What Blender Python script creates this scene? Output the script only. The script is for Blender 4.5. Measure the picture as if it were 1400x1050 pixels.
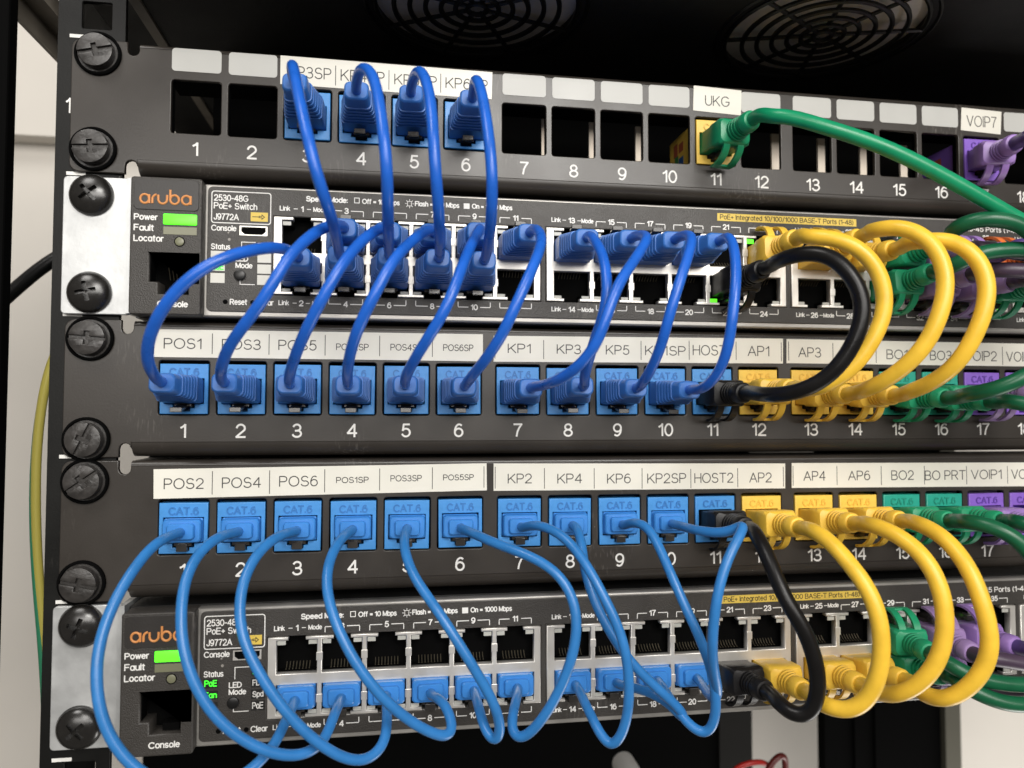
import bpy, bmesh, math, random
from mathutils import Vector, Matrix
random.seed(7)
for o in list(bpy.data.objects): bpy.data.objects.remove(o, do_unlink=True)
SC = bpy.context.scene
COL = SC.collection
S = 0.001                       # the whole scene is measured in millimetres
R = math.radians

# ------------------------------------------------------------ camera, light, exposure
cd = bpy.data.cameras.new('camera'); cam = bpy.data.objects.new('camera', cd); COL.objects.link(cam)
cam.location = (-138.8*S, -249.3*S, -96.7*S)
cam.rotation_euler = (R(92.222), R(-0.07), R(-8.86))
cd.sensor_width = 36; cd.lens = 25.997; cd.clip_start = 0.005; cd.clip_end = 50
cd.dof.use_dof = True; cd.dof.focus_distance = 0.243; cd.dof.aperture_fstop = 11
SC.camera = cam
SC.render.resolution_x = 1024; SC.render.resolution_y = 768
W = bpy.data.worlds.new('World'); SC.world = W; W.use_nodes = True
bgn = W.node_tree.nodes['Background']; bgn.inputs[0].default_value = (1.0, .93, .84, 1); bgn.inputs[1].default_value = .14
def area(name, loc, target, size, power, col, sy=None):
    l = bpy.data.lights.new(name, 'AREA'); l.size = size; l.energy = power; l.color = col
    if sy: l.shape = 'RECTANGLE'; l.size_y = sy
    o = bpy.data.objects.new(name, l); COL.objects.link(o); o.location = loc
    o.rotation_euler = (Vector(target)-Vector(loc)).to_track_quat('-Z', 'Y').to_euler()
    return o
area('ceiling_light', (.06, -.85, .36), (-.05, 0, -.07), .42, 5.0, (1, .97, .92), .22)
area('window_light', (.0, -1.15, .175), (-.05, 0, -.06), 1.5, 10.0, (1, .965, .92), .28)
area('wall_fill_light', (-.55, -.5, .75), (-.35, .26, -.05), .4, 4.2, (1, .97, .93))  # added fill that brightens the left wall, not a known lamp
area('wall_fill_light', (.42, .02, -.78), (.14, .27, -.30), .3, 2.3, (1, .97, .93))  # second added fill, low behind the rack, lifts the wall at right
SC.view_settings.view_transform = 'Standard'
try: SC.view_settings.look = 'None'
except Exception: pass
SC.view_settings.exposure = .06; SC.view_settings.gamma = 1

# ------------------------------------------------------------ materials
def mat(name, col, rough=.5, metal=0., spec=.5, bump=0., bscale=600., var=0., vscale=120., emit=None, estr=0., trans=0., coat=0., dust=0., streak=0., sss=0.):
    m = bpy.data.materials.new(name); m.use_nodes = True
    nt = m.node_tree; b = nt.nodes['Principled BSDF']; N = nt.nodes.new; L = nt.links.new
    b.inputs['Base Color'].default_value = (*col, 1); b.inputs['Roughness'].default_value = rough
    b.inputs['Metallic'].default_value = metal; b.inputs['Specular IOR Level'].default_value = spec
    b.inputs['Transmission Weight'].default_value = trans; b.inputs['Coat Weight'].default_value = coat
    if sss: 
        b.inputs['Subsurface Weight'].default_value = sss; b.inputs['Subsurface Scale'].default_value = .002
    if emit: b.inputs['Emission Color'].default_value = (*emit, 1); b.inputs['Emission Strength'].default_value = estr
    tc = N('ShaderNodeTexCoord')
    if bump:
        n = N('ShaderNodeTexNoise'); n.inputs['Scale'].default_value = bscale; n.inputs['Detail'].default_value = 3
        L(tc.outputs['Object'], n.inputs['Vector'])
        bp = N('ShaderNodeBump'); bp.inputs['Strength'].default_value = bump; bp.inputs['Distance'].default_value = .0004
        L(n.outputs['Fac'], bp.inputs['Height']); L(bp.outputs['Normal'], b.inputs['Normal'])
    last = None
    if var:
        n = N('ShaderNodeTexNoise'); n.inputs['Scale'].default_value = vscale; n.inputs['Detail'].default_value = 4
        L(tc.outputs['Object'], n.inputs['Vector'])
        mp = N('ShaderNodeMapRange'); mp.inputs[1].default_value = .3; mp.inputs[2].default_value = .7
        mp.inputs[3].default_value = 1-var; mp.inputs[4].default_value = 1+var
        if streak:
            mm = N('ShaderNodeMapping'); mm.inputs['Scale'].default_value = (1, 1, streak); L(tc.outputs['Object'], mm.inputs[0]); L(mm.outputs[0], n.inputs['Vector'])
        L(n.outputs['Fac'], mp.inputs[0])
        mx = N('ShaderNodeMix'); mx.data_type = 'RGBA'; mx.blend_type = 'MULTIPLY'; mx.inputs[0].default_value = 1
        mx.inputs[6].default_value = (*col, 1); L(mp.outputs[0], mx.inputs[7]); last = mx.outputs[2]
        r2 = N('ShaderNodeMapRange'); r2.inputs[3].default_value = max(.05, rough-.12); r2.inputs[4].default_value = min(1, rough+.12)
        L(n.outputs['Fac'], r2.inputs[0]); L(r2.outputs[0], b.inputs['Roughness'])
    if dust:      # sparse settled specks
        v = N('ShaderNodeTexVoronoi'); v.inputs['Scale'].default_value = 170; L(tc.outputs['Object'], v.inputs['Vector'])
        n2 = N('ShaderNodeTexNoise'); n2.inputs['Scale'].default_value = 60; L(tc.outputs['Object'], n2.inputs['Vector'])
        lt = N('ShaderNodeMath'); lt.operation = 'LESS_THAN'; L(v.outputs['Distance'], lt.inputs[0])
        mr = N('ShaderNodeMapRange'); mr.inputs[1].default_value = .52; mr.inputs[2].default_value = .8; mr.inputs[3].default_value = 0; mr.inputs[4].default_value = .10
        L(n2.outputs['Fac'], mr.inputs[0]); L(mr.outputs[0], lt.inputs[1])
        ml = N('ShaderNodeMath'); ml.operation = 'MULTIPLY'; ml.inputs[1].default_value = dust; L(lt.outputs[0], ml.inputs[0])
        mx2 = N('ShaderNodeMix'); mx2.data_type = 'RGBA'; L(ml.outputs[0], mx2.inputs[0])
        if last: L(last, mx2.inputs[6])
        else: mx2.inputs[6].default_value = (*col, 1)
        mx2.inputs[7].default_value = (.45, .42, .38, 1); last = mx2.outputs[2]
        n3 = N('ShaderNodeTexNoise'); n3.inputs['Scale'].default_value = 24; n3.inputs['Detail'].default_value = 2; L(tc.outputs['Object'], n3.inputs['Vector'])
        m3 = N('ShaderNodeMapRange'); m3.inputs[1].default_value = .60; m3.inputs[2].default_value = .74; L(n3.outputs['Fac'], m3.inputs[0])
        mp3 = N('ShaderNodeMapping'); mp3.inputs['Rotation'].default_value = (0, .6, 0); mp3.inputs['Scale'].default_value = (1, 1, .18); L(tc.outputs['Object'], mp3.inputs[0])
        n4 = N('ShaderNodeTexNoise'); n4.inputs['Scale'].default_value = 1400; n4.inputs['Detail'].default_value = 1; L(mp3.outputs[0], n4.inputs['Vector'])
        m4 = N('ShaderNodeMapRange'); m4.inputs[1].default_value = .56; m4.inputs[2].default_value = .66; L(n4.outputs['Fac'], m4.inputs[0])
        k3 = N('ShaderNodeMath'); k3.operation = 'MULTIPLY'; L(m3.outputs[0], k3.inputs[0]); L(m4.outputs[0], k3.inputs[1])
        k4 = N('ShaderNodeMath'); k4.operation = 'MULTIPLY'; k4.inputs[1].default_value = .5; L(k3.outputs[0], k4.inputs[0])
        mx3 = N('ShaderNodeMix'); mx3.data_type = 'RGBA'; L(k4.outputs[0], mx3.inputs[0]); L(last, mx3.inputs[6]); mx3.inputs[7].default_value = (.17, .155, .14, 1); last = mx3.outputs[2]
    if last: L(last, b.inputs['Base Color'])
    return m
M = dict(
 panel=mat('powder_coated_steel', (.034, .029, .0245), .33, bump=.05, bscale=1500, var=.16, vscale=38, dust=.8),
 switch=mat('dark_grey_plastic', (.040, .036, .032), .42, bump=.4, bscale=2600, var=.08, dust=.6),
 module=mat('charcoal_plastic', (.040, .036, .032), .46, bump=.5, bscale=2600, var=.08, dust=.6),
 plate=mat('badge_plastic', (.028, .025, .023), .42, bump=.1, bscale=2000),
 black=mat('black_plastic', (.006, .006, .006), .4, var=.2),
 blackin=mat('matt_black', (.003, .003, .003), .85, spec=.03),
 rail=mat('black_paint_steel', (.006, .006, .0055), .45, spec=.25, var=.25, vscale=60, dust=.3, bump=.1, bscale=1500),
 roof=mat('black_roof_paint', (.0045, .004, .004), .7, var=.3, vscale=60, bump=.2, bscale=1200),
 grille=mat('grey_fan_mesh', (.75, .69, .63), .8, var=.15, vscale=80),
 beam=mat('grey_frame_paint', (.26, .23, .19), .6, var=.15),
 galv=mat('galvanised_steel', (.58, .59, .59), .42, metal=.55, bump=.12, bscale=500, var=.2, vscale=90),
 tin=mat('tin_plated_shield', (.74, .715, .67), .36, metal=.6, var=.06, vscale=150, bump=.04, bscale=700),
 chassis=mat('grey_sheet_metal', (.40, .385, .36), .4, metal=.55, var=.1),
 paper=mat('cream_label_tape', (.76, .74, .66), .34, var=.03, vscale=60),
 blank=mat('pale_grey_insert', (.50, .50, .475), .4, var=.04, vscale=60),
 ink=mat('grey_ink', (.05, .048, .046), .6),
 white=mat('white_print', (.80, .79, .76), .5),
 dimwhite=mat('worn_white_print', (.66, .65, .62), .5, var=.25, vscale=900),
 orange=mat('orange_print', (.66, .27, .08), .5),
 ystick=mat('yellow_sticker', (.72, .52, .09), .5),
 yink=mat('dark_yellow_ink', (.06, .045, .015), .6),
 screw=mat('black_oxide_screw', (.012, .011, .010), .26, metal=.0, spec=.7, var=.2, vscale=300),
 pscrew=mat('worn_black_screw', (.030, .027, .025), .38, spec=.6, var=.35, vscale=400, bump=.3, bscale=900),
 lens=mat('clear_lens', (.50, .50, .46), .35, var=.05),
 lensdim=mat('dull_lens', (.19, .19, .12), .35),
 ledwin=mat('glare_led_window', (.62, .61, .56), .4, var=.06),  # pale tone is reflected glare painted into the upper switch's windows
 leddark=mat('smoked_led_window', (.016, .015, .014), .35),
 green=mat('lit_green_led', (.05, .5, .02), .4, emit=(.11, 1, .02), estr=1.5),
 greentx=mat('lit_green_lettering', (.05, .5, .02), .4, emit=(.05, 1, .04), estr=1.1),
 gold=mat('gold_contact', (.16, .14, .10), .5, metal=.8),
 clear=mat('clear_polycarbonate', (.06, .055, .05), .2, trans=.3, spec=.5),
 wall=mat('painted_wall', (.68, .645, .59), .8, var=.05, vscale=9, bump=.15, bscale=150),
 trunk=mat('painted_ledge', (.66, .59, .51), .7, var=.05, vscale=20),
 cream=mat('cream_strip', (.75, .66, .55), .6),
 red=mat('red_wire', (.45, .02, .015), .4),
 earthy=mat('earth_yellow', (.76, .66, .14), .4), earthg=mat('earth_green', (.05, .35, .18), .4),
 txtblue=mat('wiring_blue', (.03, .12, .35), .5), txtred=mat('wiring_red', (.45, .10, .05), .5), txtgreen=mat('wiring_green', (.05, .25, .08), .5),
)
def plastic(n, c, r=.38, **k): return mat(n, c, r, spec=.45 if max(c) > .02 else .28, var=.09, vscale=160, bump=.08, bscale=700, **k)
BOOT = dict(royal=plastic('navy_boot', (.036, .155, .49), .40), azure=plastic('azure_boot', (.042, .225, .62), .36), yellow=plastic('yellow_boot', (.84, .53, .06), .4),
 black=plastic('black_boot', (.008, .0075, .008), .4), green=plastic('green_boot', (.008, .27, .12), .36), dgreen=plastic('deep_green_boot', (.014, .29, .135), .4),
 purple=plastic('purple_boot', (.32, .19, .50), .4), mauve=plastic('mauve_boot', (.31, .20, .42), .42), orange=plastic('orange_boot', (.72, .17, .04), .4))
JACKET = dict(royal=plastic('royal_blue_jacket', (.013, .115, .55), .3), azure=plastic('azure_jacket', (.028, .18, .48), .32), yellow=plastic('yellow_jacket', (.84, .52, .045), .36),
 black=plastic('black_jacket', (.007, .0065, .0065), .32), green=plastic('green_jacket', (.006, .26, .115), .33), dgreen=plastic('shaded_deep_green_jacket', (.006, .10, .042), .34),  # deep green jacket darkened further: shade put into its colour
 purple=plastic('violet_jacket', (.085, .05, .20), .36), mauve=plastic('mauve_jacket', (.06, .038, .065), .4), orange=plastic('orange_jacket', (.6, .15, .04), .4))
JACK = dict(blue=plastic('sky_blue_jack', (.062, .28, .66), .36), yellow=plastic('yellow_jack', (.85, .56, .09), .38), green=plastic('teal_jack', (.02, .34, .25), .36), purple=plastic('purple_jack', (.24, .12, .55), .38))
JACK_SHADE = dict(blue=plastic('sky_blue_emboss_shade', (.034, .18, .48), .4), yellow=plastic('yellow_emboss_shade', (.76, .47, .065), .4), green=plastic('teal_emboss_shade', (.013, .25, .18), .4), purple=plastic('purple_emboss_shade', (.13, .055, .35), .4))  # darker jack colours: relief shade painted into the raised lettering

# ------------------------------------------------------------ helpers
def obj(name, me, m=None, parent=None, loc=None, smooth=None):
    """link mesh (already in metres) as one object"""
    if m is not None and not me.materials: me.materials.append(m)
    if smooth is not None: shade(me, smooth)
    o = bpy.data.objects.new(name, me); COL.objects.link(o)
    if parent: o.parent = parent
    if loc: o.location = Vector(loc)*S
    return o
def shade(me, ang):
    me.polygons.foreach_set('use_smooth', [True]*len(me.polygons))
    bm = bmesh.new(); bm.from_mesh(me)
    for e in bm.edges:
        if len(e.link_faces) == 2 and e.calc_face_angle(0) > R(ang): e.smooth = False
    bm.to_mesh(me); bm.free()
def empty(name, loc=(0, 0, 0)):
    o = bpy.data.objects.new(name, None); COL.objects.link(o); o.location = Vector(loc)*S; o.empty_display_size = .01; return o
def tag(o, label, cat, group=None, kind=None):
    o['label'] = label; o['category'] = cat
    if group: o['group'] = group
    if kind: o['kind'] = kind
    return o
class B:
    """bmesh builder in mm"""
    def __init__(s): s.bm = bmesh.new()
    def box(s, x0, x1, y0, y1, z0, z1, bev=0., seg=2):
        vs = [s.bm.verts.new((x, y, z)) for x in (x0, x1) for y in (y0, y1) for z in (z0, z1)]
        f = [(0, 1, 3, 2), (4, 6, 7, 5), (0, 4, 5, 1), (2, 3, 7, 6), (0, 2, 6, 4), (1, 5, 7, 3)]
        fs = [s.bm.faces.new([vs[i] for i in q]) for q in f]
        if bev:
            es = list({e for q in fs for e in q.edges})
            bmesh.ops.bevel(s.bm, geom=es, offset=bev, segments=seg, profile=.5, affect='EDGES')
        return s
    def loft(s, rings, cap0=True, cap1=True):
        V = [[s.bm.verts.new(p) for p in r] for r in rings]; n = len(V[0])
        for a, b in zip(V, V[1:]):
            for i in range(n): s.bm.faces.new((a[i], a[(i+1) % n], b[(i+1) % n], b[i]))
        if cap0: s.bm.faces.new(V[0][::-1])
        if cap1: s.bm.faces.new(V[-1])
        return s
    def tube(s, pts, r, n=12, cap=True, flat=1.):
        P = [Vector(p) for p in pts]; T = [(P[min(i+1, len(P)-1)]-P[max(i-1, 0)]).normalized() for i in range(len(P))]
        up = Vector((0, 0, 1)) if abs(T[0].z) < .9 else Vector((1, 0, 0))
        u = (up-T[0]*up.dot(T[0])).normalized(); rings = []
        for p, t in zip(P, T):
            u = (u-t*u.dot(t)).normalized(); v = t.cross(u)
            rr = r
            rings.append([p+(u*math.cos(a)*flat+v*math.sin(a))*rr for a in [2*math.pi*k/n for k in range(n)]])
        return s.loft(rings, cap, cap)
    def lathe_y(s, prof, c=(0, 0, 0), n=28):
        """profile of (y, r) turned round the y axis"""
        rings = [[(c[0]+max(r, .01)*math.cos(a), c[1]+y, c[2]+max(r, .01)*math.sin(a)) for a in [2*math.pi*k/n for k in range(n)]] for y, r in prof]
        return s.loft(rings)
    def ngon(s, pts, y): s.bm.faces.new([s.bm.verts.new((p[0], y, p[1])) for p in pts]); return s
    def add(s, me, M4=None):
        n0 = len(s.bm.verts); s.bm.from_mesh(me); s.bm.verts.ensure_lookup_table()
        if M4:
            for v in s.bm.verts[n0:]: v.co = M4 @ v.co
        return s
    def mesh(s, name='mesh', scale=True, ang=None):
        bmesh.ops.recalc_face_normals(s.bm, faces=s.bm.faces)
        if scale:
            for v in s.bm.verts: v.co *= S
        me = bpy.data.meshes.new(name); s.bm.to_mesh(me); s.bm.free()
        if ang is not None: shade(me, ang)
        return me
def rrect(cx, cz, w, h, r, n=5):
    r = min(r, w/2-.01, h/2-.01); out = []
    for sx, sz, a0 in ((1, 1, 0), (-1, 1, 90), (-1, -1, 180), (1, -1, 270)):
        for k in range(n+1):
            a = R(a0+90*k/n); out.append((cx+sx*(w/2-r)+r*math.cos(a), cz+sz*(h/2-r)+r*math.sin(a)))
    return out
def ring(w, h, r, y, cx=0, cz=0): return [(x, y, z) for x, z in rrect(cx, cz, w, h, r, 4)]
def ell(cx, cz, a, b, n=28): return [(cx+a*math.cos(2*math.pi*k/n), cz+b*math.sin(2*math.pi*k/n)) for k in range(n)]
def plate2d(loops, y0, thick, bev=0.):
    """sheet from y0 (front) to y0+thick (back); first loop outer, others holes.  mesh still in mm"""
    def ccw(l): return sum(a[0]*b[1]-b[0]*a[1] for a, b in zip(l, l[1:]+l[:1])) > 0
    bev = min(bev, thick*.45)
    cu = bpy.data.curves.new('sheet', 'CURVE'); cu.dimensions = '2D'; cu.fill_mode = 'BOTH'; cu.extrude = thick/2-bev
    if bev: cu.bevel_depth = bev; cu.bevel_resolution = 1; cu.offset = -bev
    for n, lp in enumerate(loops):
        lp = list(lp)
        if ccw(lp) != BEVDIR[n > 0]: lp.reverse()
        sp = cu.splines.new('POLY'); sp.points.add(len(lp)-1); sp.use_cyclic_u = True
        for q, (x, z) in zip(sp.points, lp): q.co = (x, z, 0, 1)
    o = bpy.data.objects.new('sheet', cu); me = bpy.data.meshes.new_from_object(o)
    bpy.data.objects.remove(o); bpy.data.curves.remove(cu)
    bm = bmesh.new(); bm.from_mesh(me); bmesh.ops.remove_doubles(bm, verts=bm.verts, dist=1e-4)
    for v in bm.verts: v.co = (v.co.x, -v.co.z+y0+thick/2, v.co.y)
    bmesh.ops.recalc_face_normals(bm, faces=bm.faces)
    bm.to_mesh(me); bm.free(); return me
BEVDIR = (False, True)
# single-stroke lettering: every character is a few pen lines in a box of cap height 1
def _a(cx, cy, rx, ry, a0, a1, n=None):
    n = n or max(3, int(abs(a1-a0)/18)); return [(cx+rx*math.cos(R(a0+(a1-a0)*k/n)), cy+ry*math.sin(R(a0+(a1-a0)*k/n))) for k in range(n+1)]
def _o(cx, cy, rx, ry): return _a(cx, cy, rx, ry, 0, 360, 20)
XH = .73
GL = {
 '0': (.64, [_o(.32, .5, .32, .5)]), '1': (.36, [[(.02, .76), (.18, .85), (.32, 1), (.32, 0)]]),
 '2': (.64, [_a(.32, .70, .30, .30, 170, -25)+[(.46, .44), (.10, .12), (0, 0), (.64, 0)]]),
 '3': (.63, [_a(.30, .745, .27, .255, 158, -75)+_a(.30, .26, .32, .265, 75, -160), [(.2, .50), (.36, .50)]]),
 '4': (.68, [[(.52, 0), (.52, 1), (0, .29), (.68, .29)]]), '5': (.63, [[(.57, 1), (.14, 1), (.07, .50)]+_a(.31, .325, .315, .325, 140, -155)]),
 '6': (.64, [_o(.32, .325, .31, .325), _a(.36, .40, .35, .60, 60, 190, 9)]), '7': (.62, [[(0, 1), (.62, 1), (.42, .70), (.28, .38), (.21, 0)]]),
 '8': (.64, [_o(.32, .765, .255, .235), _o(.32, .265, .32, .265)]), '9': (.64, [_o(.32, .675, .31, .325), _a(.28, .60, .35, .60, -120, 10, 9)]),
 'A': (.84, [[(0, 0), (.42, 1), (.84, 0)], [(.15, .34), (.69, .34)]]), 'B': (.68, [[(0, 0), (0, 1), (.36, 1)]+_a(.36, .76, .26, .24, 90, -90)+[(0, .52)], [(.36, .52)]+_a(.40, .26, .28, .26, 90, -90)+[(0, 0)]]),
 'C': (.84, [_a(.45, .5, .45, .5, 40, 320, 16)]), 'D': (.74, [[(0, 0), (0, 1), (.30, 1)]+_a(.30, .5, .44, .5, 90, -90)+[(0, 0)]]),
 'E': (.64, [[(.64, 1), (0, 1), (0, 0), (.64, 0)], [(0, .52), (.58, .52)]]), 'F': (.60, [[(.60, 1), (0, 1), (0, 0)], [(0, .52), (.52, .52)]]),
 'G': (.90, [_a(.46, .5, .46, .5, 42, 330, 16)+[(.88, .46), (.5, .46)]]), 'H': (.72, [[(0, 0), (0, 1)], [(.72, 0), (.72, 1)], [(0, .52), (.72, .52)]]),
 'I': (.02, [[(.01, 0), (.01, 1)]]), 'J': (.50, [[(.50, 1), (.50, .26)]+_a(.25, .26, .25, .26, 0, -175)]), 'K': (.74, [[(0, 0), (0, 1)], [(.70, 1), (0, .34)], [(.25, .57), (.74, 0)]]),
 'L': (.56, [[(0, 1), (0, 0), (.56, 0)]]), 'M': (.82, [[(0, 0), (0, 1), (.41, .05), (.82, 1), (.82, 0)]]), 'O': (.92, [_o(.46, .5, .46, .5)]),
 'P': (.68, [[(0, 0), (0, 1), (.38, 1)]+_a(.38, .73, .29, .27, 90, -90)+[(0, .46)]]), 'R': (.74, [[(0, 0), (0, 1), (.40, 1)]+_a(.40, .74, .29, .26, 90, -90)+[(0, .48)], [(.38, .48), (.72, 0)]]),
 'S': (.72, [_a(.36, .745, .30, .255, 25, 255, 12)+_a(.36, .265, .345, .265, 75, -160, 12)]), 'T': (.74, [[(0, 1), (.74, 1)], [(.37, 1), (.37, 0)]]),
 'U': (.70, [[(0, 1), (0, .34)]+_a(.35, .34, .35, .34, 180, 360)+[(.70, 1)]]), 'V': (.80, [[(0, 1), (.40, 0), (.80, 1)]]),
 'a': (.54, [_o(.27, .365, .27, .365), [(.54, XH), (.54, 0)]]), 'b': (.54, [_o(.27, .365, .27, .365), [(0, 1.03), (0, 0)]]), 'c': (.50, [_a(.27, .365, .27, .365, 45, 315, 12)]),
 'd': (.54, [_o(.27, .365, .27, .365), [(.54, 1.03), (.54, 0)]]), 'e': (.55, [[(0, .40), (.55, .40)]+_a(.275, .365, .275, .365, 6, 318, 14)]), 'f': (.30, [_a(.28, .80, .17, .22, 80, 180)+[(.11, 0)], [(0, XH), (.30, XH)]]),
 'g': (.54, [_o(.27, .365, .27, .365), [(.54, XH), (.54, -.05)]+_a(.27, -.03, .27, .24, 0, -150)]), 'h': (.50, [[(0, 1.03), (0, 0)], _a(.25, .46, .25, .27, 180, 0)+[(.50, 0)]]), 'i': (.02, [[(.01, 0), (.01, XH)], [(.01, .96), (.01, 1.0)]]),
 'k': (.48, [[(0, 1.03), (0, 0)], [(.44, XH), (0, .26)], [(.18, .44), (.48, 0)]]), 'l': (.02, [[(.01, 0), (.01, 1.03)]]), 'n': (.50, [[(0, 0), (0, XH)], _a(.25, .46, .25, .27, 180, 0)+[(.50, 0)]]),
 'm': (.84, [[(0, 0), (0, XH)], _a(.21, .52, .21, .21, 180, 0)+[(.42, 0)], _a(.63, .52, .21, .21, 180, 0)+[(.84, 0)]]), 'o': (.56, [_o(.28, .365, .28, .365)]), 'p': (.54, [_o(.27, .365, .27, .365), [(0, XH), (0, -.27)]]),
 'r': (.30, [[(0, 0), (0, XH)], _a(.24, .42, .24, .30, 180, 75)]), 's': (.46, [_a(.23, .545, .20, .185, 30, 255, 9)+_a(.23, .185, .22, .185, 75, -155, 9)]), 't': (.32, [[(.13, .95), (.13, .14)]+_a(.27, .14, .14, .14, 180, 265), [(0, XH), (.32, XH)]]),
 'u': (.50, [[(0, XH), (0, .27)]+_a(.25, .27, .25, .27, 180, 360), [(.50, XH), (.50, 0)]]), 'w': (.78, [[(0, XH), (.2, 0), (.39, XH*.95), (.58, 0), (.78, XH)]]), 'x': (.50, [[(0, XH), (.50, 0)], [(.50, XH), (0, 0)]]),
 '-': (.34, [[(0, .42), (.34, .42)]]), '+': (.5, [[(0, .45), (.5, .45)], [(.25, .2), (.25, .7)]]), '/': (.42, [[(0, -.1), (.42, 1.05)]]), '=': (.5, [[(0, .55), (.5, .55)], [(0, .3), (.5, .3)]]),
 '(': (.2, [_a(.5, .42, .48, .68, 130, 230)]), ')': (.2, [_a(-.3, .42, .48, .68, 50, -50)]), ':': (.02, [[(.01, .05), (.01, .09)], [(.01, .60), (.01, .64)]]), '.': (.20, [[(.06, .07), (.14, .07)]]), ' ': (.22, []),
}
GAP = .20
def pen(b, pts, w, y, d):
    """flat pen line of width w on the sheet at depth y, standing d proud, rounded ends"""
    P = [Vector((p[0], p[1])) for p in pts]
    Q = [P[0]]
    for p in P[1:]:
        if (p-Q[-1]).length > 1e-4: Q.append(p)
    if len(Q) < 2: return
    closed = (Q[0]-Q[-1]).length < w*.3 and len(Q) > 6
    if closed: Q[-1] = Q[0].copy()
    n = len(Q); lo, hi = [], []
    for i, p in enumerate(Q):
        if closed: a = Q[i-1] if i > 0 else Q[-2]; c = Q[i+1] if i < n-1 else Q[1]
        else: a = Q[max(i-1, 0)]; c = Q[min(i+1, n-1)]
        d1 = (p-a).normalized() if (p-a).length > 1e-6 else (c-p).normalized(); d2 = (c-p).normalized() if (c-p).length > 1e-6 else d1
        t = (d1+d2)
        t = t.normalized() if t.length > .2 else d1
        m = Vector((-t.y, t.x)); k = min(1.6, 1/max(.35, abs(m.dot(Vector((-d1.y, d1.x))))))
        lo.append(p-m*w/2*k); hi.append(p+m*w/2*k)
    if not closed:
        t = (Q[1]-Q[0]).normalized(); lo[0] -= t*w*.3; hi[0] -= t*w*.3
        t = (Q[-1]-Q[-2]).normalized(); lo[-1] += t*w*.3; hi[-1] += t*w*.3
    F = lambda p, yy: b.bm.verts.new((p.x, yy, p.y))
    L0 = [F(p, y-d) for p in lo]; H0 = [F(p, y-d) for p in hi]; L1 = [F(p, y) for p in lo]; H1 = [F(p, y) for p in hi]
    for i in range(n-1):
        b.bm.faces.new((L0[i], L0[i+1], H0[i+1], H0[i])); b.bm.faces.new((L1[i], L1[i+1], L0[i+1], L0[i])); b.bm.faces.new((H0[i], H0[i+1], H1[i+1], H1[i]))
    if not closed:
        b.bm.faces.new((L0[0], H0[0], H1[0], L1[0])); b.bm.faces.new((L0[-1], L1[-1], H1[-1], H0[-1]))
def twidth(txt): return sum(GL[c][0] for c in txt)+GAP*(len(txt)-1)
_dz = [0]
def split_corners(P):
    out = [[P[0]]]
    for i in range(1, len(P)):
        out[-1].append(P[i])
        if i < len(P)-1:
            a = Vector(P[i])-Vector(P[i-1]); c = Vector(P[i+1])-Vector(P[i])
            if a.length > 1e-6 and c.length > 1e-6 and abs(a.angle_signed(c)) > R(48): out.append([P[i]])
    return out
def text(b, txt, x0, x1, z0, z1, y, w=.3, depth=.03):
    """lettering whose baseline is z0, cap height z1, from x0 to x1"""
    sx = (x1-x0-w*.8)/twidth(txt); sz = z1-z0-w*.8; x = x0+w*.4
    for c in txt:
        gw, lines = GL[c]
        for ln in lines:
            for sub in split_corners([(x+px*sx, z0+w*.4+pz*sz) for px, pz in ln]):
                _dz[0] = (_dz[0]+1) % 6
                pen(b, sub, w, y, depth+.006*_dz[0])
        x += (gw+GAP)*sx
    return b
def textc(b, txt, cx, cz, h, y, w=.3, wide=1., depth=.03):
    k = twidth(txt)*(h-w*.8)*wide+w*.8; return text(b, txt, cx-k/2, cx+k/2, cz-h/2, cz+h/2, y, w, depth)
def textl(b, txt, x0, cz, h, y, w=.3, wide=1., depth=.03):
    k = twidth(txt)*(h-w*.8)*wide+w*.8; return text(b, txt, x0, x0+k, cz-h/2, cz+h/2, y, w, depth)
def spline(P, per=6):
    P = [Vector(p) for p in P]; Q = [P[0]*2-P[1]]+P+[P[-1]*2-P[-2]]; out = []
    for i in range(1, len(Q)-2):
        p0, p1, p2, p3 = Q[i-1:i+3]
        t0 = 0; t1 = t0+max((p1-p0).length, .01)**.5; t2 = t1+max((p2-p1).length, .01)**.5; t3 = t2+max((p3-p2).length, .01)**.5
        for k in range(per):
            t = t1+(t2-t1)*k/per
            a1 = p0*((t1-t)/(t1-t0))+p1*((t-t0)/(t1-t0)); a2 = p1*((t2-t)/(t2-t1))+p2*((t-t1)/(t2-t1)); a3 = p2*((t3-t)/(t3-t2))+p3*((t-t2)/(t3-t2))
            b1 = a1*((t2-t)/(t2-t0))+a2*((t-t0)/(t2-t0)); b2 = a2*((t3-t)/(t3-t1))+a3*((t-t1)/(t3-t1))
            out.append(b1*((t2-t)/(t2-t1))+b2*((t-t1)/(t2-t1)))
    out.append(P[-1])
    for _ in range(14):
        out = [out[0], out[1]]+[(out[i-1]+out[i]*2+out[i+1])/4 for i in range(2, len(out)-2)]+[out[-2], out[-1]]
    return out

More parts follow.
